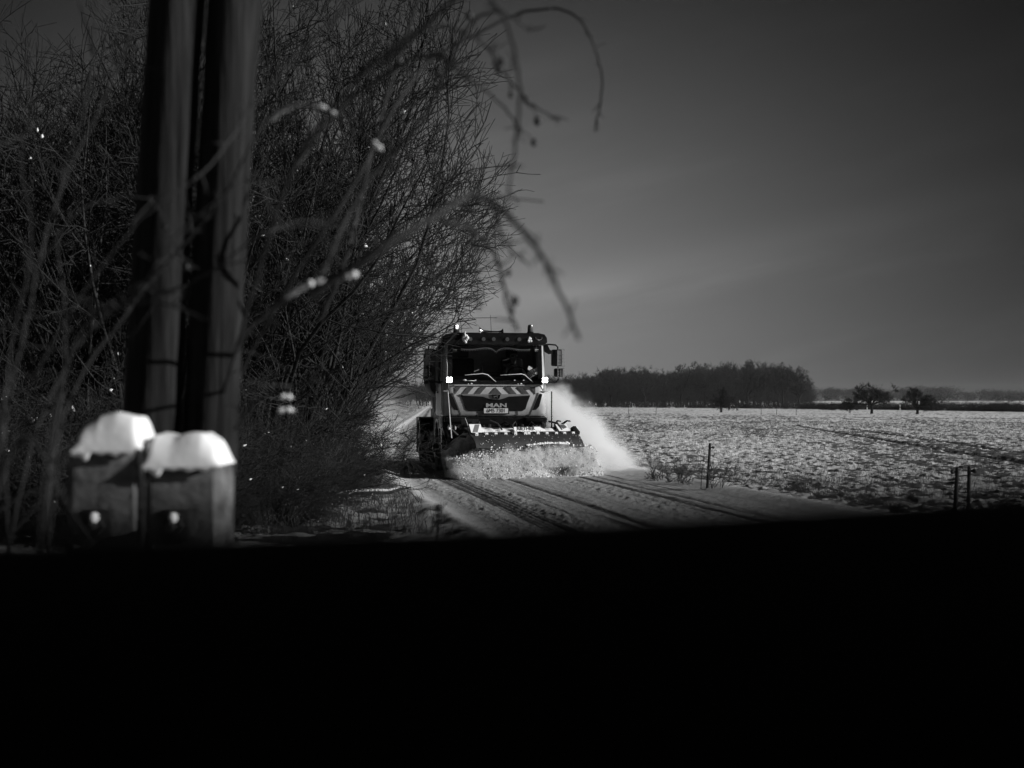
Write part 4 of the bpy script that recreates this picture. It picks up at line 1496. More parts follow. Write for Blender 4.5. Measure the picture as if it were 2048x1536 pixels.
text("plate_number", "6M5 7301", 0.118, M_INK, pl, (lx(991.5), -0.052, lz(821.6)), sx=0.86, ext=0.001, off=0.0)
# corner intakes and seams
for sgn in (-1, 1):
    MB().prism([(sgn * 1.02, 1.69), (sgn * 0.965, 1.70), (sgn * 0.905, 1.60), (sgn * 0.80, 1.345), (sgn * 0.88, 1.352), (sgn * 0.95, 1.43)], -0.006, 0.16, 0.003).build("corner_intake", M_BLACK, truck)
    MB().prism([(sgn * 0.94, 1.72), (sgn * 0.92, 1.72), (sgn * 0.725, 1.235), (sgn * 0.755, 1.235)], -0.008, 0.01).build("seam", M_REFDARK, truck)
MB().box(lx(1032), lx(1036), -0.007, 0.01, 1.235, 1.32).build("seam", M_REFDARK, truck)
MB().box(-1.12, -1.0, 0.02, 0.12, 1.745, 1.765, 0.005).box(1.0, 1.135, 0.0, 0.12, 1.745, 1.765, 0.005).build("corner_trim", M_PAINT, truck)
# bumper
MB().loft([rrect(1.10, 0.02, 1.2, 0.18, 1.222), rrect(1.13, -0.04, 1.2, 0.20, 1.16), rrect(1.13, -0.05, 1.2, 0.20, 0.98), rrect(1.08, 0.0, 1.2, 0.18, 0.80), rrect(1.0, 0.06, 1.2, 0.15, 0.55)]).build("bumper", M_BLACK, truck, True)
for sgn in (-1, 1):
    hl = MB().box(min(sgn * 0.76, sgn * 1.06), max(sgn * 0.76, sgn * 1.06), -0.10, 0.02, 0.93, 1.06, 0.02).build("headlight", M_BLACK, truck)
    for q in range(4):
        xa = 0.785 + q * 0.066
        MB().tube([(sgn * (xa + 0.03), -0.115, 0.995), (sgn * (xa + 0.03), -0.09, 0.995)], [0.031, 0.020], 12).build("reflector", M_HEAD, hl, True)
    MB().box(min(sgn * 0.62, sgn * 1.11), max(sgn * 0.62, sgn * 1.11), -0.13, 0.0, 1.075, 1.20, 0.04).build("bumper_pod", M_BLACK, truck, True)
# plough mounting
mt = MB().box(-0.55, 0.55, -0.22, -0.05, 0.35, 0.95, 0.02)
for x in (-0.5, -0.18, 0.2, 0.52):
    mt.box(x - 0.03, x + 0.03, -0.42, -0.2, 0.4, 1.05, 0.008)
mt.tube([(-0.3, -0.35, 1.0), (-0.28, -0.6, 0.9)], 0.035, 10).tube([(0.3, -0.35, 1.02), (0.28, -0.7, 0.85)], 0.045, 10)
mt.build("plough_mount", M_STEEL, truck, True)
for k, (x, dx) in enumerate(((-0.62, 0.2), (-0.35, -0.1), (0.1, 0.25), (0.45, -0.2), (0.7, 0.1))):
    MB().tube([(x, -0.06, 1.02), (x + dx * 0.3, -0.28, 1.1), (x + dx * 0.8, -0.5, 1.02), (x + dx, -0.8, 0.82)], 0.013, 7).build("hydraulic_hose", M_RUBBER, truck, True)
MB().box(-0.76, -0.40, -0.24, -0.225, 1.02, 1.16, 0.004).build("bracket_plate", M_STEEL, truck)
# work lamps on the pillars, lit
for sgn in (-1, 1):
    x = -1.005 if sgn < 0 else 1.055
    lm = MB().box(x - 0.075, x + 0.075, -0.12, 0.05, 1.925, 2.06, 0.012).build("work_lamp", M_BLACK, truck)
    for a in (-1, 1):
        for b in (-1, 1):
            MB().tube([(x + a * 0.033, -0.135, 1.993 + b * 0.030), (x + a * 0.033, -0.118, 1.993 + b * 0.030)], 0.0285, 12).build("lens", M_LAMP, lm, True)
    MB().tube([(x, -0.02, 1.93), (x, 0.03, 1.80), (x + 0.002, 0.03, 1.74)], 0.012, 6).build("flare_streak", M_CHROME, lm, True)  # chrome strip added below the lamp, imitates the streak of its flare
MB().tube([(-1.04, 0.055, 2.02), (-1.03, 0.07, 2.3), (-1.06, 0.11, 2.62)], 0.006, 6).build("trim_line", M_WHITE, truck)
# mirrors
for sgn in (-1, 1):
    X = lambda q: sgn * q
    mi = MB().tube([(X(1.08), 0.20, 2.765), (X(1.22), 0.28, 2.775), (X(1.36), 0.32, 2.765), (X(1.41), 0.33, 2.72), (X(1.42), 0.33, 2.0), (X(1.37), 0.33, 1.955), (X(1.2), 0.3, 1.95), (X(1.1), 0.25, 1.955)], 0.018, 8).build("mirror_arm", M_BLACK, truck, True)
    MB().prism([(X(1.08), 2.77), (X(1.18), 2.76), (X(1.23), 2.66), (X(1.30), 2.62), (X(1.27), 2.57), (X(1.20), 2.56), (X(1.10), 2.62)], 0.26, 0.30, 0.008).build("mirror_bracket", M_BLACK, mi, True)
    for z0, z1, x0, x1 in ((2.30, 2.665, 1.27, 1.50), (2.065, 2.255, 1.33, 1.53)):
        MB().box(min(X(x0), X(x1)), max(X(x0), X(x1)), 0.26, 0.40, z0, z1, 0.03).build("mirror_housing", M_BLACK, mi, True)
        pl_ = MB().box(min(X(x0 + 0.115), X(x1 - 0.01)), max(X(x0 + 0.115), X(x1 - 0.01)), 0.250, 0.262, z0 + 0.02, z1 - 0.02, 0.004).build("mirror_cover", mat("grey_mirror_cover", 0.22, 0.35), mi)
    gd = MB()
    for z in (2.665, 2.55, 2.47, 2.39, 2.30, 2.25, 2.19, 2.13, 2.07):
        gd.tube([(X(1.40), 0.235, z), (X(1.555), 0.235, z)], 0.005, 5)
    for x in (1.40, 1.535):
        gd.tube([(X(x), 0.235, 2.68), (X(x), 0.235, 2.03)], 0.005, 5)
    gd.build("wire_guard", M_CHROME, mi)
# grit hopper behind the cab
hp = [(-1.24, 2.66), (-1.25, 1.98), (-1.20, 1.78), (-1.05, 1.64), (-1.05, 1.35), (1.05, 1.35), (1.05, 1.64), (1.20, 1.78), (1.25, 1.98), (1.24, 2.66)]
hop = MB().prism(hp, 2.15, 3.7, 0.02).build("hopper", M_HOPPER, truck, True)
for y in (2.45, 2.9, 3.4):
    for sgn in (-1, 1):
        MB().box(min(sgn * 1.245, sgn * 1.275), max(sgn * 1.245, sgn * 1.275), y - 0.03, y + 0.03, 1.95, 2.66).build("rib", M_HOPPER, hop)
MB().box(-1.27, 1.27, 2.13, 2.2, 2.62, 2.72, 0.01).build("hopper_rim", M_HOPPER, hop)
MB().box(-1.0, -0.86, 1.95, 2.12, 1.3, 2.5, 0.03).build("air_intake", M_BLACK, truck)
MB().box(-0.45, -0.33, 0.3, 6.0, 0.72, 0.98).box(0.33, 0.45, 0.3, 6.0, 0.72, 0.98).box(-1.0, 1.0, 2.2, 3.9, 0.55, 1.33, 0.03).box(-0.9, 0.9, 3.9, 5.95, 0.98, 1.36).tube([(-1.0, 1.42, 0.52), (1.0, 1.42, 0.52)], 0.07, 10).tube([(-1.0, 5.2, 0.52), (1.0, 5.2, 0.52)], 0.09, 10).build("chassis", M_STEEL, truck)

# ------------------------------------------------------------------ driver
def person_at(px_local):
    root = empty("person", (0, 0, 0))
    tag(root, "driver in dark jacket and sunglasses, hands on the steering wheel", "person")
    root.matrix_world = truck.matrix_basis @ Matrix.Translation(px_local)
    pts = {"pel": (0, 0.1, 0), "wa": (0, 0.1, 0.15), "ch": (0, 0.08, 0.36), "nk": (0, 0.06, 0.50), "nk2": (0, 0.04, 0.56),
           "sl": (-0.17, 0.07, 0.43), "el": (-0.24, -0.1, 0.22), "wl": (-0.15, -0.34, 0.24), "sr": (0.17, 0.07, 0.43), "er": (0.24, -0.1, 0.22), "wr": (0.15, -0.34, 0.24),
           "hl": (-0.1, 0.05, -0.02), "kl": (-0.13, -0.38, 0.02), "fl": (-0.13, -0.48, -0.40), "hr": (0.1, 0.05, -0.02), "kr": (0.13, -0.38, 0.02), "fr": (0.13, -0.48, -0.40)}
    rad = {"pel": .15, "wa": .14, "ch": .16, "nk": .075, "nk2": .055, "sl": .075, "el": .05, "wl": .035, "sr": .075, "er": .05, "wr": .035, "hl": .09, "kl": .065, "fl": .045, "hr": .09, "kr": .065, "fr": .045}
    names = list(pts)
    ed = [("pel", "wa"), ("wa", "ch"), ("ch", "nk"), ("nk", "nk2"), ("ch", "sl"), ("sl", "el"), ("el", "wl"), ("ch", "sr"), ("sr", "er"), ("er", "wr"), ("pel", "hl"), ("hl", "kl"), ("kl", "fl"), ("pel", "hr"), ("hr", "kr"), ("kr", "fr")]
    me = bpy.data.meshes.new("body")
    me.from_pydata([pts[n] for n in names], [(names.index(a), names.index(b)) for a, b in ed], [])
    o = link("body", me, M_GREY, root)
    md = o.modifiers.new("skin", "SKIN")
    for i, n in enumerate(names):
        me.skin_vertices[0].data[i].radius = (rad[n], rad[n] * 0.85)
    me.skin_vertices[0].data[0].use_root = True
    sb = o.modifiers.new("sub", "SUBSURF")
    sb.levels = sb.render_levels = 1
    mb = MB()
    mb.ball((0, 0.02, 0.68), 0.10, 3, (0.82, 1.0, 1.2))
    for v_ in mb.b.verts:
        if v_.co.z < 0.64:
            v_.co.x *= 0.9 - (0.64 - v_.co.z) * 1.5
    mb.tube([(0, -0.075, 0.70), (0, -0.105, 0.665), (0, -0.085, 0.655)], [0.008, 0.015, 0.01], 6)
    mb.ball((-0.085, 0.03, 0.68), 0.02, 1, (0.4, 0.8, 1.3)).ball((0.085, 0.03, 0.68), 0.02, 1, (0.4, 0.8, 1.3))
    mb.tube([(0, 0.04, 0.54), (0, 0.03, 0.62)], [0.055, 0.055], 10)
    hd = mb.build("head", M_SKIN, root, "all")
    MB().box(-0.07, -0.008, -0.088, -0.07, 0.688, 0.722, 0.006).box(0.008, 0.07, -0.088, -0.07, 0.688, 0.722, 0.006).box(-0.008, 0.008, -0.086, -0.078, 0.71, 0.717).build("sunglasses", M_INK, hd)
    mb = MB().ball((0, 0.035, 0.715), 0.098, 3, (0.88, 1.0, 1.0))
    bmesh.ops.delete(mb.b, geom=[v_ for v_ in mb.b.verts if v_.co.z < 0.70 + (0.045 if v_.co.y < -0.02 else 0.0)], context="VERTS")
    mb.build("hair", M_INK, hd, "all")
    for sg in (-1, 1):
        mb = MB()
        w0 = Vector((sg * 0.15, -0.34, 0.24))
        mb.ball(tuple(w0 + Vector((0, -0.05, 0.01))), 0.036, 2, (1.0, 1.2, 0.6))
        for q in range(4):
            a = w0 + Vector((-0.027 + 0.018 * q, -0.08, 0.012))
            ln = (0.03, 0.034, 0.032, 0.025)[q]
            mb.tube([a, a + Vector((0, -ln, 0.006)), a + Vector((0, -ln - 0.012, -0.02)), a + Vector((0, -ln + 0.008, -0.036))], [0.009, 0.0085, 0.008, 0.007], 6)
        mb.tube([w0 + Vector((-sg * 0.025, -0.04, 0)), w0 + Vector((-sg * 0.05, -0.07, -0.005)), w0 + Vector((-sg * 0.045, -0.095, -0.02))], [0.011, 0.010, 0.008], 6)
        mb.build("hand", M_SKIN, root, "all")
    return root


bpy.context.view_layer.update()
person_at(Vector((0.56, 1.15, 1.84)))

# ------------------------------------------------------------------ the snow plough
pa = Vector((-1.32, 28.35, 0.0))
pb = Vector((1.26, 29.70, 0.0))
pc = (pa + pb) / 2
PL = (pb - pa).length
pang = math.atan2(pb.y - pa.y, pb.x - pa.x)
plough = empty("snow_plough", pc, pang)
tag(plough, "angled snow plough with striped boards mounted on the lorry's front", "snow plough")
H = PL / 2
prof = [(0.0, 0.02), (0.06, 0.10), (0.16, 0.28), (0.22, 0.48), (0.20, 0.68), (0.10, 0.84), (-0.02, 0.90)]
mb = MB()
front = [[(x, y * (1 if x > -H + 0.5 else 1), min(z, 0.55 + 0.42 * min(1, (x + H) / 0.42)) if x < -H + 0.42 else z) for x in np.linspace(-H, H, 16)] for (y, z) in prof]
vv = [[mb.b.verts.new(p) for p in r] for r in front]
vb = [[mb.b.verts.new((p[0], p[1] + 0.02, p[2])) for p in r] for r in front]
for i in range(len(prof) - 1):
    for k in range(15):
        mb.b.faces.new((vv[i][k], vv[i][k + 1], vv[i + 1][k + 1], vv[i + 1][k]))
        mb.b.faces.new((vb[i][k], vb[i + 1][k], vb[i + 1][k + 1], vb[i][k + 1]))
moldboard = mb.build("mouldboard", mat("worn_blade_steel", 0.34, 0.5, 0.3, var=0.6, scale=8.0), plough, True)
MB().box(-H, H, -0.015, 0.01, 0.0, 0.14).build("cutting_edge", M_STEEL, plough)
for x in np.linspace(-H + 0.15, H - 0.1, 6):
    MB().prism_x([(0.03, 0.05), (0.20, 0.28), (0.26, 0.48), (0.24, 0.70), (0.12, 0.88), (0.30, 0.70), (0.34, 0.40), (0.2, 0.08)], x - 0.012, x + 0.012).build("rib", M_STEEL, plough)
fl0 = -H + 0.50
# rubber spray flap
mb = MB()
g = np.random.default_rng(9)
cols = np.linspace(fl0 - 0.02, H + 0.02, 26)
fr_, bk_ = [], []
for (y, z) in ((-0.02, 0.90), (-0.14, 0.87), (-0.28, 0.80), (-0.38, 0.70), (-0.42, 0.60)):
    row = [(x + (0.10 * (0.9 - z) if x > 1.2 else 0.0), y + 0.012 * math.sin(x * 5), z + 0.008 * math.sin(x * 7 + y * 9)) for x in cols]
    fr_.append([mb.b.verts.new(p) for p in row])
    bk_.append([mb.b.verts.new((p[0], p[1] + 0.012, p[2] - 0.01)) for p in row])
for i in range(4):
    for k in range(len(cols) - 1):
        mb.b.faces.new((fr_[i][k], fr_[i + 1][k], fr_[i + 1][k + 1], fr_[i][k + 1]))
        mb.b.faces.new((bk_[i][k], bk_[i][k + 1], bk_[i + 1][k + 1], bk_[i + 1][k]))
for k in range(len(cols) - 1):
    mb.b.faces.new((fr_[4][k], bk_[4][k], bk_[4][k + 1], fr_[4][k + 1]))
mb.build("rubber_flap", M_RUBBER, plough, True)
for i, t in enumerate((0.02, 0.095, 0.165, 0.24, 0.315, 0.392, 0.418, 0.49, 0.56, 0.635, 0.70, 0.77)):
    x = fl0 + 0.05 + (H - fl0) * t * 1.235
    mb = MB().box(x - 0.032, x + 0.032, -0.16, -0.03, 0.868, 0.905, 0.003)
    mb.box(x - 0.032, x + 0.032, -0.166, -0.150, 0.83, 0.905, 0.003)
    cl = mb.build("clamp", M_WHITE, plough)
    MB().tube([(x, -0.175, 0.865), (x, -0.164, 0.865)], 0.009, 8).build("bolt", M_STEEL, cl)
MB().box(fl0, H, -0.05, 0.0, 0.895, 0.915, 0.003).build("top_rail", M_STEEL, plough)
# sheet behind the clamps, carrying the banner and caught snow
MB().prism_x([(-0.03, 0.912), (0.25, 1.00), (0.255, 0.985), (-0.03, 0.90)], fl0 + 0.02, H - 0.05).build("deflector_sheet", M_STEEL, plough)
mb = MB()
nx, ny = 90, 6
vs = {}
g = np.random.default_rng(19)
for i in range(nx + 1):
    x = fl0 + 0.25 + (H - 0.2 - fl0 - 0.25) * i / nx
    wv = 0.55 + 0.45 * math.sin(i * 0.21) * math.sin(i * 0.083 + 1)
    for j in range(ny + 1):
        t = j / ny
        ext = 0.10 + 0.18 * max(0.0, wv)
        y = -0.04 + ext * t
        z = 0.918 + 0.32 * (y + 0.03) + 0.04 * math.sin(math.pi * t) * (0.6 + 0.4 * math.sin(i * 0.6)) + (0.006 * g.uniform() if 0 < j < ny else 0)
        vs[i, j] = mb.b.verts.new((x, y, z))
for i in range(nx):
    for j in range(ny):
        mb.b.faces.new((vs[i, j], vs[i + 1, j], vs[i + 1, j + 1], vs[i, j + 1]))
mb.build("caught_snow", M_SNOW, plough, "all")
bn = MB().box(-0.31, 0.31, -0.004, 0.004, -0.05, 0.05).build("name_banner", M_WHITE, plough)
bn.location = (0.35, -0.075, 0.962)
bn.rotation_euler = (R(-14), 0, 0)
text("lettering", "RIETHER", 0.092, M_INK, bn, (-0.04, -0.008, 0.012), sx=1.2, off=0.003)
mb = MB()
for k in range(26):
    mb.ball((-0.3 + 0.024 * k, -0.014, -0.045 + g.uniform(-0.006, 0.012)), g.uniform(0.014, 0.026), 1, (1.5, 0.6, 0.8))
mb.build("banner_snow", M_SNOW, bn, "all")
# striped boards at both ends
for x, dx in ((fl0 + 0.14, 0.0), (H - 0.26, 0.05)):
    bd = MB().prism([(-0.15, 0.10), (0.11, 0.10), (0.14, -0.07), (-0.11, -0.07)], -0.006, 0.006).build("striped_board", M_WHITE, plough)
    bd.location = (x, -0.06, 0.975)
    bd.rotation_euler = (R(-10 if dx == 0 else -35), 0, 0)
    MB().prism([(-0.02, 0.092), (0.085, 0.092), (0.03, -0.062), (-0.085, -0.062)] if dx == 0 else [(-0.10, 0.092), (0.05, 0.092), (0.10, 0.02), (0.0, -0.02)], -0.009, -0.007).build("stripe", M_REFDARK, bd)
# snow stuck on the flap
mb = MB()
for k in range(95):
    t = k / 95
    x = 0.16 + 0.98 * t
    mb.ball((x, -0.42 + g.normal(0, 0.008), 0.635 + 0.03 * math.sin(3 * t) + abs(g.normal(0, 0.012)) + 0.02 * t), g.uniform(0.010, 0.030) * (0.7 + 0.6 * t), 1, (1.3, 0.6, 0.8))
for k in range(70):
    x = g.uniform(fl0 + 0.05, H)
    z = g.uniform(0.62, 0.86)
    yy = np.interp(z, [0.6, 0.7, 0.8, 0.87], [-0.43, -0.39, -0.29, -0.15])
    mb.ball((x, yy, z), g.uniform(0.004, 0.011), 1)
mb.build("stuck_snow", M_SNOW, plough, "all")
# marker poles
mb = MB().tube([(-H + 0.13, 0.0, 0.80), (-H + 0.10, 0.0, 1.1), (-H + 0.05, 0.0, 1.72)], [0.009, 0.009, 0.007], 8)
mb.build("marker_pole", M_WHITE, plough, True)
MB().ball((-H + 0.06, -0.03, 0.99), 0.028, 2).ball((-H + 0.20, -0.03, 1.0), 0.02, 2, (0.7, 1, 2.0)).build("clearance_lamp", M_WHITE, plough, "all")
MB().tube([(H - 0.44, 0.1, 0.9), (H - 0.44, 0.1, 1.3), (H - 0.44, 0.1, 1.74)], [0.016, 0.013, 0.013], 8).build("marker_pole", M_BLACK, plough, True)
MB().tube([(-H + 0.12, 0.05, 1.0), (-H + 0.32, 0.1, 0.84), (-H + 0.5, 0.12, 0.82)], [0.02, 0.03, 0.03], 8).build("support_arm", M_STEEL, plough, True)
MB().tube([(-H + 0.52, 0.0, 0.93), (-H + 0.48, 0.0, 1.08), (-H + 0.43, 0.0, 1.20)], [0.005, 0.005, 0.004], 6).build("thin_stay", M_WHITE, plough)
for x, lean_ in ((H - 0.62, -0.06), (H - 0.36, 0.03), (H - 0.22, 0.12)):
    MB().tube([(x, 0.12, 0.9), (x + lean_ * 0.3, 0.1, 1.06), (x + lean_, 0.05, 1.13), (x + lean_ + 0.07, 0.02, 1.12)], [0.03, 0.028, 0.02, 0.014], 8).build("hook", M_BLACK, plough, True)
MB().prism([(H - 0.03, 0.83), (H + 0.11, 0.84), (H + 0.12, 0.90), (H + 0.02, 1.02), (H - 0.05, 0.98)], -0.12, 0.0, 0.01).build("end_guard", M_BLACK, plough, True)
MB().tube([(-0.45, 0.05, 1.15), (-0.3, -0.02, 1.08), (-0.22, -0.06, 0.95)], 0.016, 7).tube([(0.95, 0.12, 1.12), (1.1, 0.0, 1.08), (1.16, -0.08, 0.94)], 0.02, 7).build("hose", M_RUBBER, plough, True)
MB().box(-0.55, 0.55, 0.24, 0.40, 0.25, 0.65, 0.02).tube([(-0.5, 0.3, 0.45), (-0.35, 1.4, 0.55)], 0.05, 8).tube([(0.5, 0.3, 0.45), (0.35, 0.95, 0.55)], 0.05, 8).build("lift_frame", M_STEEL, plough, True)
MB().tube([(-H - 0.01, -0.03, 0.32), (-H - 0.01, -0.05, 0.0)], 0.02, 6).prism([(-H - 0.02, 0.22), (-H + 0.42, 0.20), (-H + 0.42, 0.16), (-H - 0.02, 0.17)], -0.06, 0.0).build("end_skid", M_STEEL, plough, True)

# ------------------------------------------------------------------ snow thrown up by the plough
g = np.random.default_rng(77)
n = 24000
X = g.uniform(-H + 0.05, H + 0.35, n)
tz = g.uniform(0, 1, n) ** 1.25
hmax = 0.42 + 0.22 * sstep(-H, -H + 0.9, X)
Z = tz * hmax
Y = -0.02 - np.abs(g.normal(0, 0.18, n)) - 0.35 * (1 - tz) * g.uniform(0, 1, n)
hole = (np.abs(X - 0.92) < 0.38) & (Z < 0.2) & (g.uniform(0, 1, n) < 0.85)
X, Y, Z = X[~hole], Y[~hole], Z[~hole]
n = len(X)
S3 = (0.004 + 0.024 * g.uniform(0, 1, n) ** 3)[:, None] * g.uniform(0.6, 1.4, (n, 3))
v, f = octas(np.column_stack([X, Y, Z]), S3, g)
ca, sa = math.cos(pang), math.sin(pang)
v = np.column_stack([v[:, 0] * ca - v[:, 1] * sa + pc.x, v[:, 0] * sa + v[:, 1] * ca + pc.y, v[:, 2]])
tag(link("flying_snow", mesh_np("flying_snow", v, f), M_SNOW), "clods and crumbs of snow bursting up in front of the plough blade", "snow", kind="stuff")
n = 2400
X = g.uniform(-H + 0.1, H + 0.3, n)
Y = -0.1 - np.abs(g.normal(0, 0.3, n))
Z = g.uniform(0, 0.55, n)
v, f = octas(np.column_stack([X, Y, Z]), (0.006 + 0.014 * g.uniform(0, 1, n) ** 3)[:, None] * g.uniform(0.6, 1.4, (n, 3)), g)
v = np.column_stack([v[:, 0] * ca - v[:, 1] * sa + pc.x, v[:, 0] * sa + v[:, 1] * ca + pc.y, v[:, 2]])
tag(link("flying_dirt", mesh_np("flying_dirt", v, f), mat("dirty_slush", 0.09, 0.8, var=0.4)), "dark crumbs of dirt flying among the thrown snow", "dirt", kind="stuff")

# rolled windrow of snow pushed by the blade
nx, ny = 150, 22
vs, fs = [], []
for i in range(nx + 1):
    for j in range(ny + 1):
        x = -H + 0.30 + (2 * H + 0.1) * i / nx
        t = j / ny
        y = 0.16 - 0.75 * t
        prof_h = (0.06 + 0.34 * sstep(-H, H, x)) * math.sin(math.pi * min(1, t * 1.0)) ** 0.8
        hol = 1 - 0.92 * math.exp(-((x - 0.92) / 0.36) ** 4) * (t > 0.15)
        vs.append((x, y, prof_h * hol))
vs = np.array(vs)
nz_ = fbm(vs[:, 0] * 9, vs[:, 1] * 9, 3, 4) - 0.5
vs[:, 2] = np.maximum(vs[:, 2] * (1 + 1.0 * nz_) + 0.03 * nz_, 0) - 0.02
W = ny + 1
for i in range(nx):
    for j in range(ny):
        fs.append((i * W + j, i * W + j + 1, (i + 1) * W + j + 1, (i + 1) * W + j))
v = np.column_stack([vs[:, 0] * ca - vs[:, 1] * sa + pc.x, vs[:, 0] * sa + vs[:, 1] * ca + pc.y, vs[:, 2]])
tag(link("rolling_snow", mesh_np("rolling_snow", v, np.array(fs), True), M_SNOW), "ridge of loose snow rolling along the foot of the plough blade", "snow", kind="stuff")


# airborne powder: real volumes
def volume_mat(name, build):
    m = bpy.data.materials.new(name)
    m.use_nodes = True
    t = m.node_tree
    t.nodes.clear()
    co = N(t, "ShaderNodeTexCoord")
    sp_ = N(t, "ShaderNodeSeparateXYZ")
    t.links.new(co.outputs["Object"], sp_.inputs[0])
    dens = build(t, co.outputs["Object"], *sp_.outputs)
    pv = N(t, "ShaderNodeVolumePrincipled")
    pv.inputs["Color"].default_value = (0.995, 0.995, 0.995, 1)
    pv.inputs["Anisotropy"].default_value = 0.0
    t.links.new(dens, pv.inputs["Density"])
    out = N(t, "ShaderNodeOutputMaterial")
    t.links.new(pv.outputs[0], out.inputs["Volume"])
    return m


def vn(t, vec, scale, detail=3.0):
    n_ = N(t, "ShaderNodeTexNoise")
    n_.inputs["Scale"].default_value = scale
    n_.inputs["Detail"].default_value = detail
    t.links.new(vec, n_.inputs["Vector"])
    return n_.outputs[0]


def plume(t, vec, x, y, z):
    q = mth(t, "DIVIDE", mth(t, "MAXIMUM", mth(t, "SUBTRACT", x, 0.95), 0.0), 2.4)
    prof_ = mth(t, "MULTIPLY", mth(t, "SUBTRACT", 1.0, mth(t, "POWER", q, 1.8)), 1.9)
    q2_ = mth(t, "DIVIDE", mth(t, "MAXIMUM", mth(t, "SUBTRACT", x, 0.95), 0.0), 2.75)
    low = mth(t, "MULTIPLY", mth(t, "SUBTRACT", 1.0, mth(t, "POWER", q2_, 2.0)), 0.75)
    prof_ = mth(t, "MAXIMUM", prof_, low)
    nz = mth(t, "MULTIPLY", mth(t, "SUBTRACT", vn(t, vec, 2.2, 5.0), 0.5), 1.5)
    d = mth(t, "SUBTRACT", mth(t, "ADD", prof_, nz), z)
    e = maprange(t, d, -0.12, 0.75, 0.0, 1.0, True)
    nz2 = maprange(t, vn(t, vec, 5.5, 4.0), 0.35, 0.65, 0.35, 1.4)
    yf = maprange(t, y, -0.5, 0.7, 0.0, 1.0, True)
    yb = maprange(t, y, 2.5, 8.5, 1.0, 0.12, True)
    return mth(t, "MULTIPLY", mth(t, "MULTIPLY", mth(t, "MULTIPLY", e, nz2), mth(t, "MULTIPLY", yf, yb)), 6.0)


def dom(name, x0, x1, y0, y1, z0, z1, m, label, loc, rz):
    o = MB().box(x0, x1, y0, y1, z0, z1).build(name, m)
    o.location = loc
    o.rotation_euler = (0, 0, rz)
    tag(o, label, "snow spray", kind="stuff")
    return o


dom("snow_plume", 1.16, 4.1, -1.4, 9.0, 0.03, 2.4, volume_mat("snow_powder_plume", plume), "cloud of snow powder thrown sideways off the right end of the plough", (TX, TY, 0), R(TH))


def wake(t, vec, x, y, z):
    nz = maprange(t, vn(t, vec, 0.7, 4.0), 0.36, 0.68, 0.0, 1.0, True)
    zf = maprange(t, z, 0.1, 3.0, 1.0, 0.0, True)
    xf = mth(t, "MULTIPLY", maprange(t, x, -5.5, -2.6, 0.0, 1.0, True), maprange(t, y, 1.0, 6.0, 0.0, 1.0, True))
    return mth(t, "MULTIPLY", mth(t, "MULTIPLY", nz, zf), mth(t, "MULTIPLY", xf, 0.14))


dom("snow_wake", -6.0, -1.32, 1.0, 22.0, 0.05, 3.2, volume_mat("snow_powder_wake", wake), "thin snow powder drifting behind the lorry along the hedge", (TX, TY, 0), R(TH))


def burst(t, vec, x, y, z):
    hm = maprange(t, x, -H, -H + 1.2, 0.38, 0.66)
    nz = mth(t, "MULTIPLY", mth(t, "SUBTRACT", vn(t, vec, 4.0, 5.0), 0.5), 0.7)
    d = mth(t, "SUBTRACT", mth(t, "ADD", hm, nz), z)
    e = maprange(t, d, 0.0, 0.3, 0.0, 1.0, True)
    yf = maprange(t, y, -0.85, -0.35, 0.0, 1.0, True)
    hx = mth(t, "DIVIDE", mth(t, "SUBTRACT", x, 0.92), 0.40)
    hole_ = mth(t, "EXPONENT", mth(t, "MULTIPLY", mth(t, "POWER", mth(t, "ABSOLUTE", hx), 2.0), -1.0))
    hole_ = mth(t, "MULTIPLY", hole_, maprange(t, z, 0.16, 0.32, 1.0, 0.0, True))
    n2 = maprange(t, vn(t, vec, 8.0, 5.0), 0.4, 0.62, 0.05, 1.7)
    return mth(t, "MULTIPLY", mth(t, "MULTIPLY", mth(t, "MULTIPLY", e, yf), n2), mth(t, "MULTIPLY", mth(t, "SUBTRACT", 1.0, hole_), 7.0))


dom("snow_burst", -H - 0.05, H + 0.5, -0.9, -0.02, 0.02, 0.80, volume_mat("snow_powder_burst", burst), "low burst of snow powder right in front of the plough blade", pc, pang)

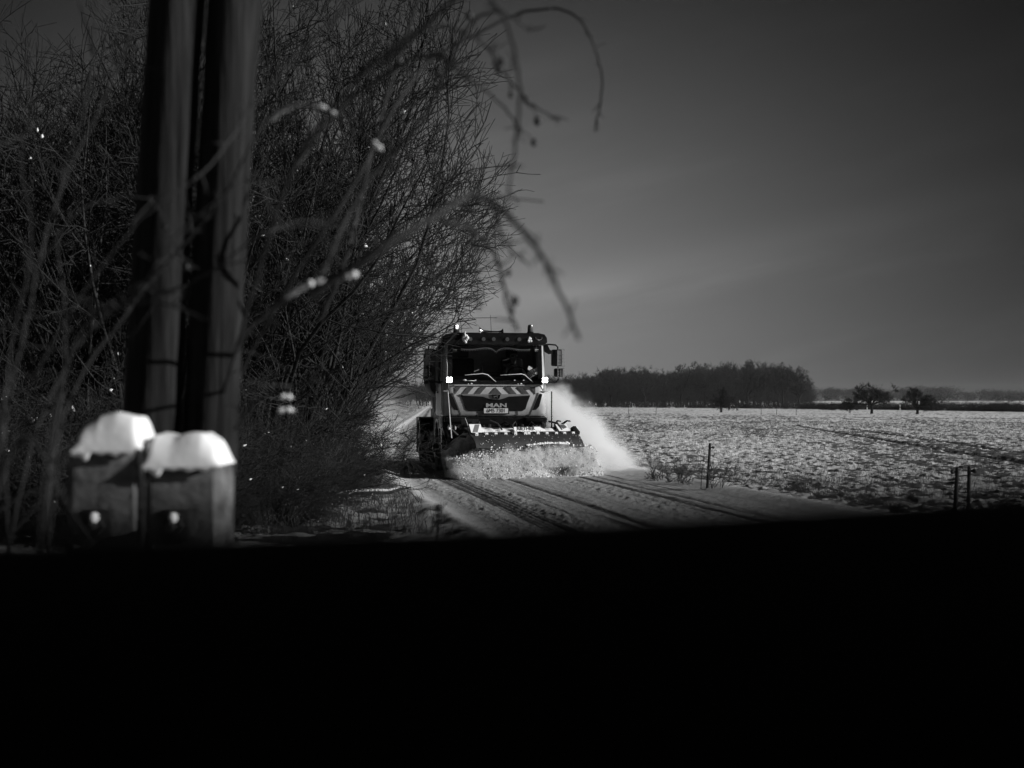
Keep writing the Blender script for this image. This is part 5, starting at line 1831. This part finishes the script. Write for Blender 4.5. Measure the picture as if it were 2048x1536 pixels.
# ------------------------------------------------------------------ the parked van the picture is taken from
van = empty("parked_van", (0.0, -0.35, 0.0))
tag(van, "black van with open window, its dark sill filling the bottom of the view", "van")
oy = 0.35
sill = MB()
n = 25
rg = []
for i in range(n):
    x = -1.15 + 2.3 * i / (n - 1)
    xk = max(-0.35, min(0.35, x))
    zt_ = 1.4806 + 0.045 * xk + 0.12 * xk * xk + 0.0004 * math.sin(x * 23)
    rg.append([(x, oy + 0.22, 1.20), (x, oy + 0.22, zt_ - 0.05), (x, oy + 0.24, zt_ - 0.020), (x, oy + 0.275, zt_ - 0.005), (x, oy + 0.30, zt_), (x, oy + 0.325, zt_ - 0.003), (x, oy + 0.37, zt_ - 0.03), (x, oy + 0.53, 1.20)])
sill.loft(rg)
sill.build("window_sill", M_SILL, van, True)
MB().box(-1.15, 1.15, oy + 0.46, oy + 0.54, 0.35, 1.19, 0.02).build("door_panel", M_VAN, van)
MB().box(-2.4, -1.16, oy + 0.46, oy + 0.54, 0.35, 2.0, 0.02).build("front_side_panel", M_VAN, van)
MB().box(1.16, 2.6, oy + 0.46, oy + 0.54, 0.35, 2.0, 0.02).build("rear_side_panel", M_VAN, van)
MB().box(-1.15, 1.15, oy + 0.46, oy + 0.52, 1.93, 2.0, 0.01).build("window_header", M_VAN, van)
MB().box(-2.4, 2.6, oy - 1.4, oy + 0.54, 2.0, 2.06, 0.02).build("roof", M_VAN, van)
MB().box(-2.4, 2.6, oy - 1.4, oy - 1.34, 0.35, 2.0, 0.02).build("far_side_panel", M_VAN, van)
MB().box(2.54, 2.6, oy - 1.34, oy + 0.46, 0.35, 2.0).build("rear_door", M_VAN, van)
MB().box(-2.4, -2.34, oy - 1.34, oy + 0.46, 0.35, 1.3).build("front_bulkhead", M_VAN, van)
MB().box(-2.34, 2.54, oy - 1.34, oy + 0.46, 0.35, 0.42).build("floor_pan", M_VAN, van)
MB().box(-3.3, -2.4, oy - 1.35, oy + 0.48, 0.35, 1.15, 0.08).build("bonnet", M_VAN, van)
for x in (-2.6, 1.8):
    for y in (oy - 1.25, oy + 0.28):
        MB().tube([(x, y - 0.0, 0.33), (x, y + 0.04, 0.33), (x, y + 0.18, 0.33), (x, y + 0.22, 0.33)], [0.30, 0.34, 0.34, 0.30], 24).build("wheel", M_TYRE, van, True)

# ------------------------------------------------------------------ haze
hm = bpy.data.materials.new("haze_air")
hm.use_nodes = True
t = hm.node_tree
t.nodes.clear()
pv = N(t, "ShaderNodeVolumePrincipled")
pv.inputs["Color"].default_value = (0.9, 0.9, 0.9, 1)
pv.inputs["Density"].default_value = 0.00006
pv.inputs["Anisotropy"].default_value = 0.0
out = N(t, "ShaderNodeOutputMaterial")
t.links.new(pv.outputs[0], out.inputs["Volume"])
o = MB().box(-2600, 2600, -2600, 2600, -1.5, 34).build("haze", hm)
tag(o, kind="stuff")
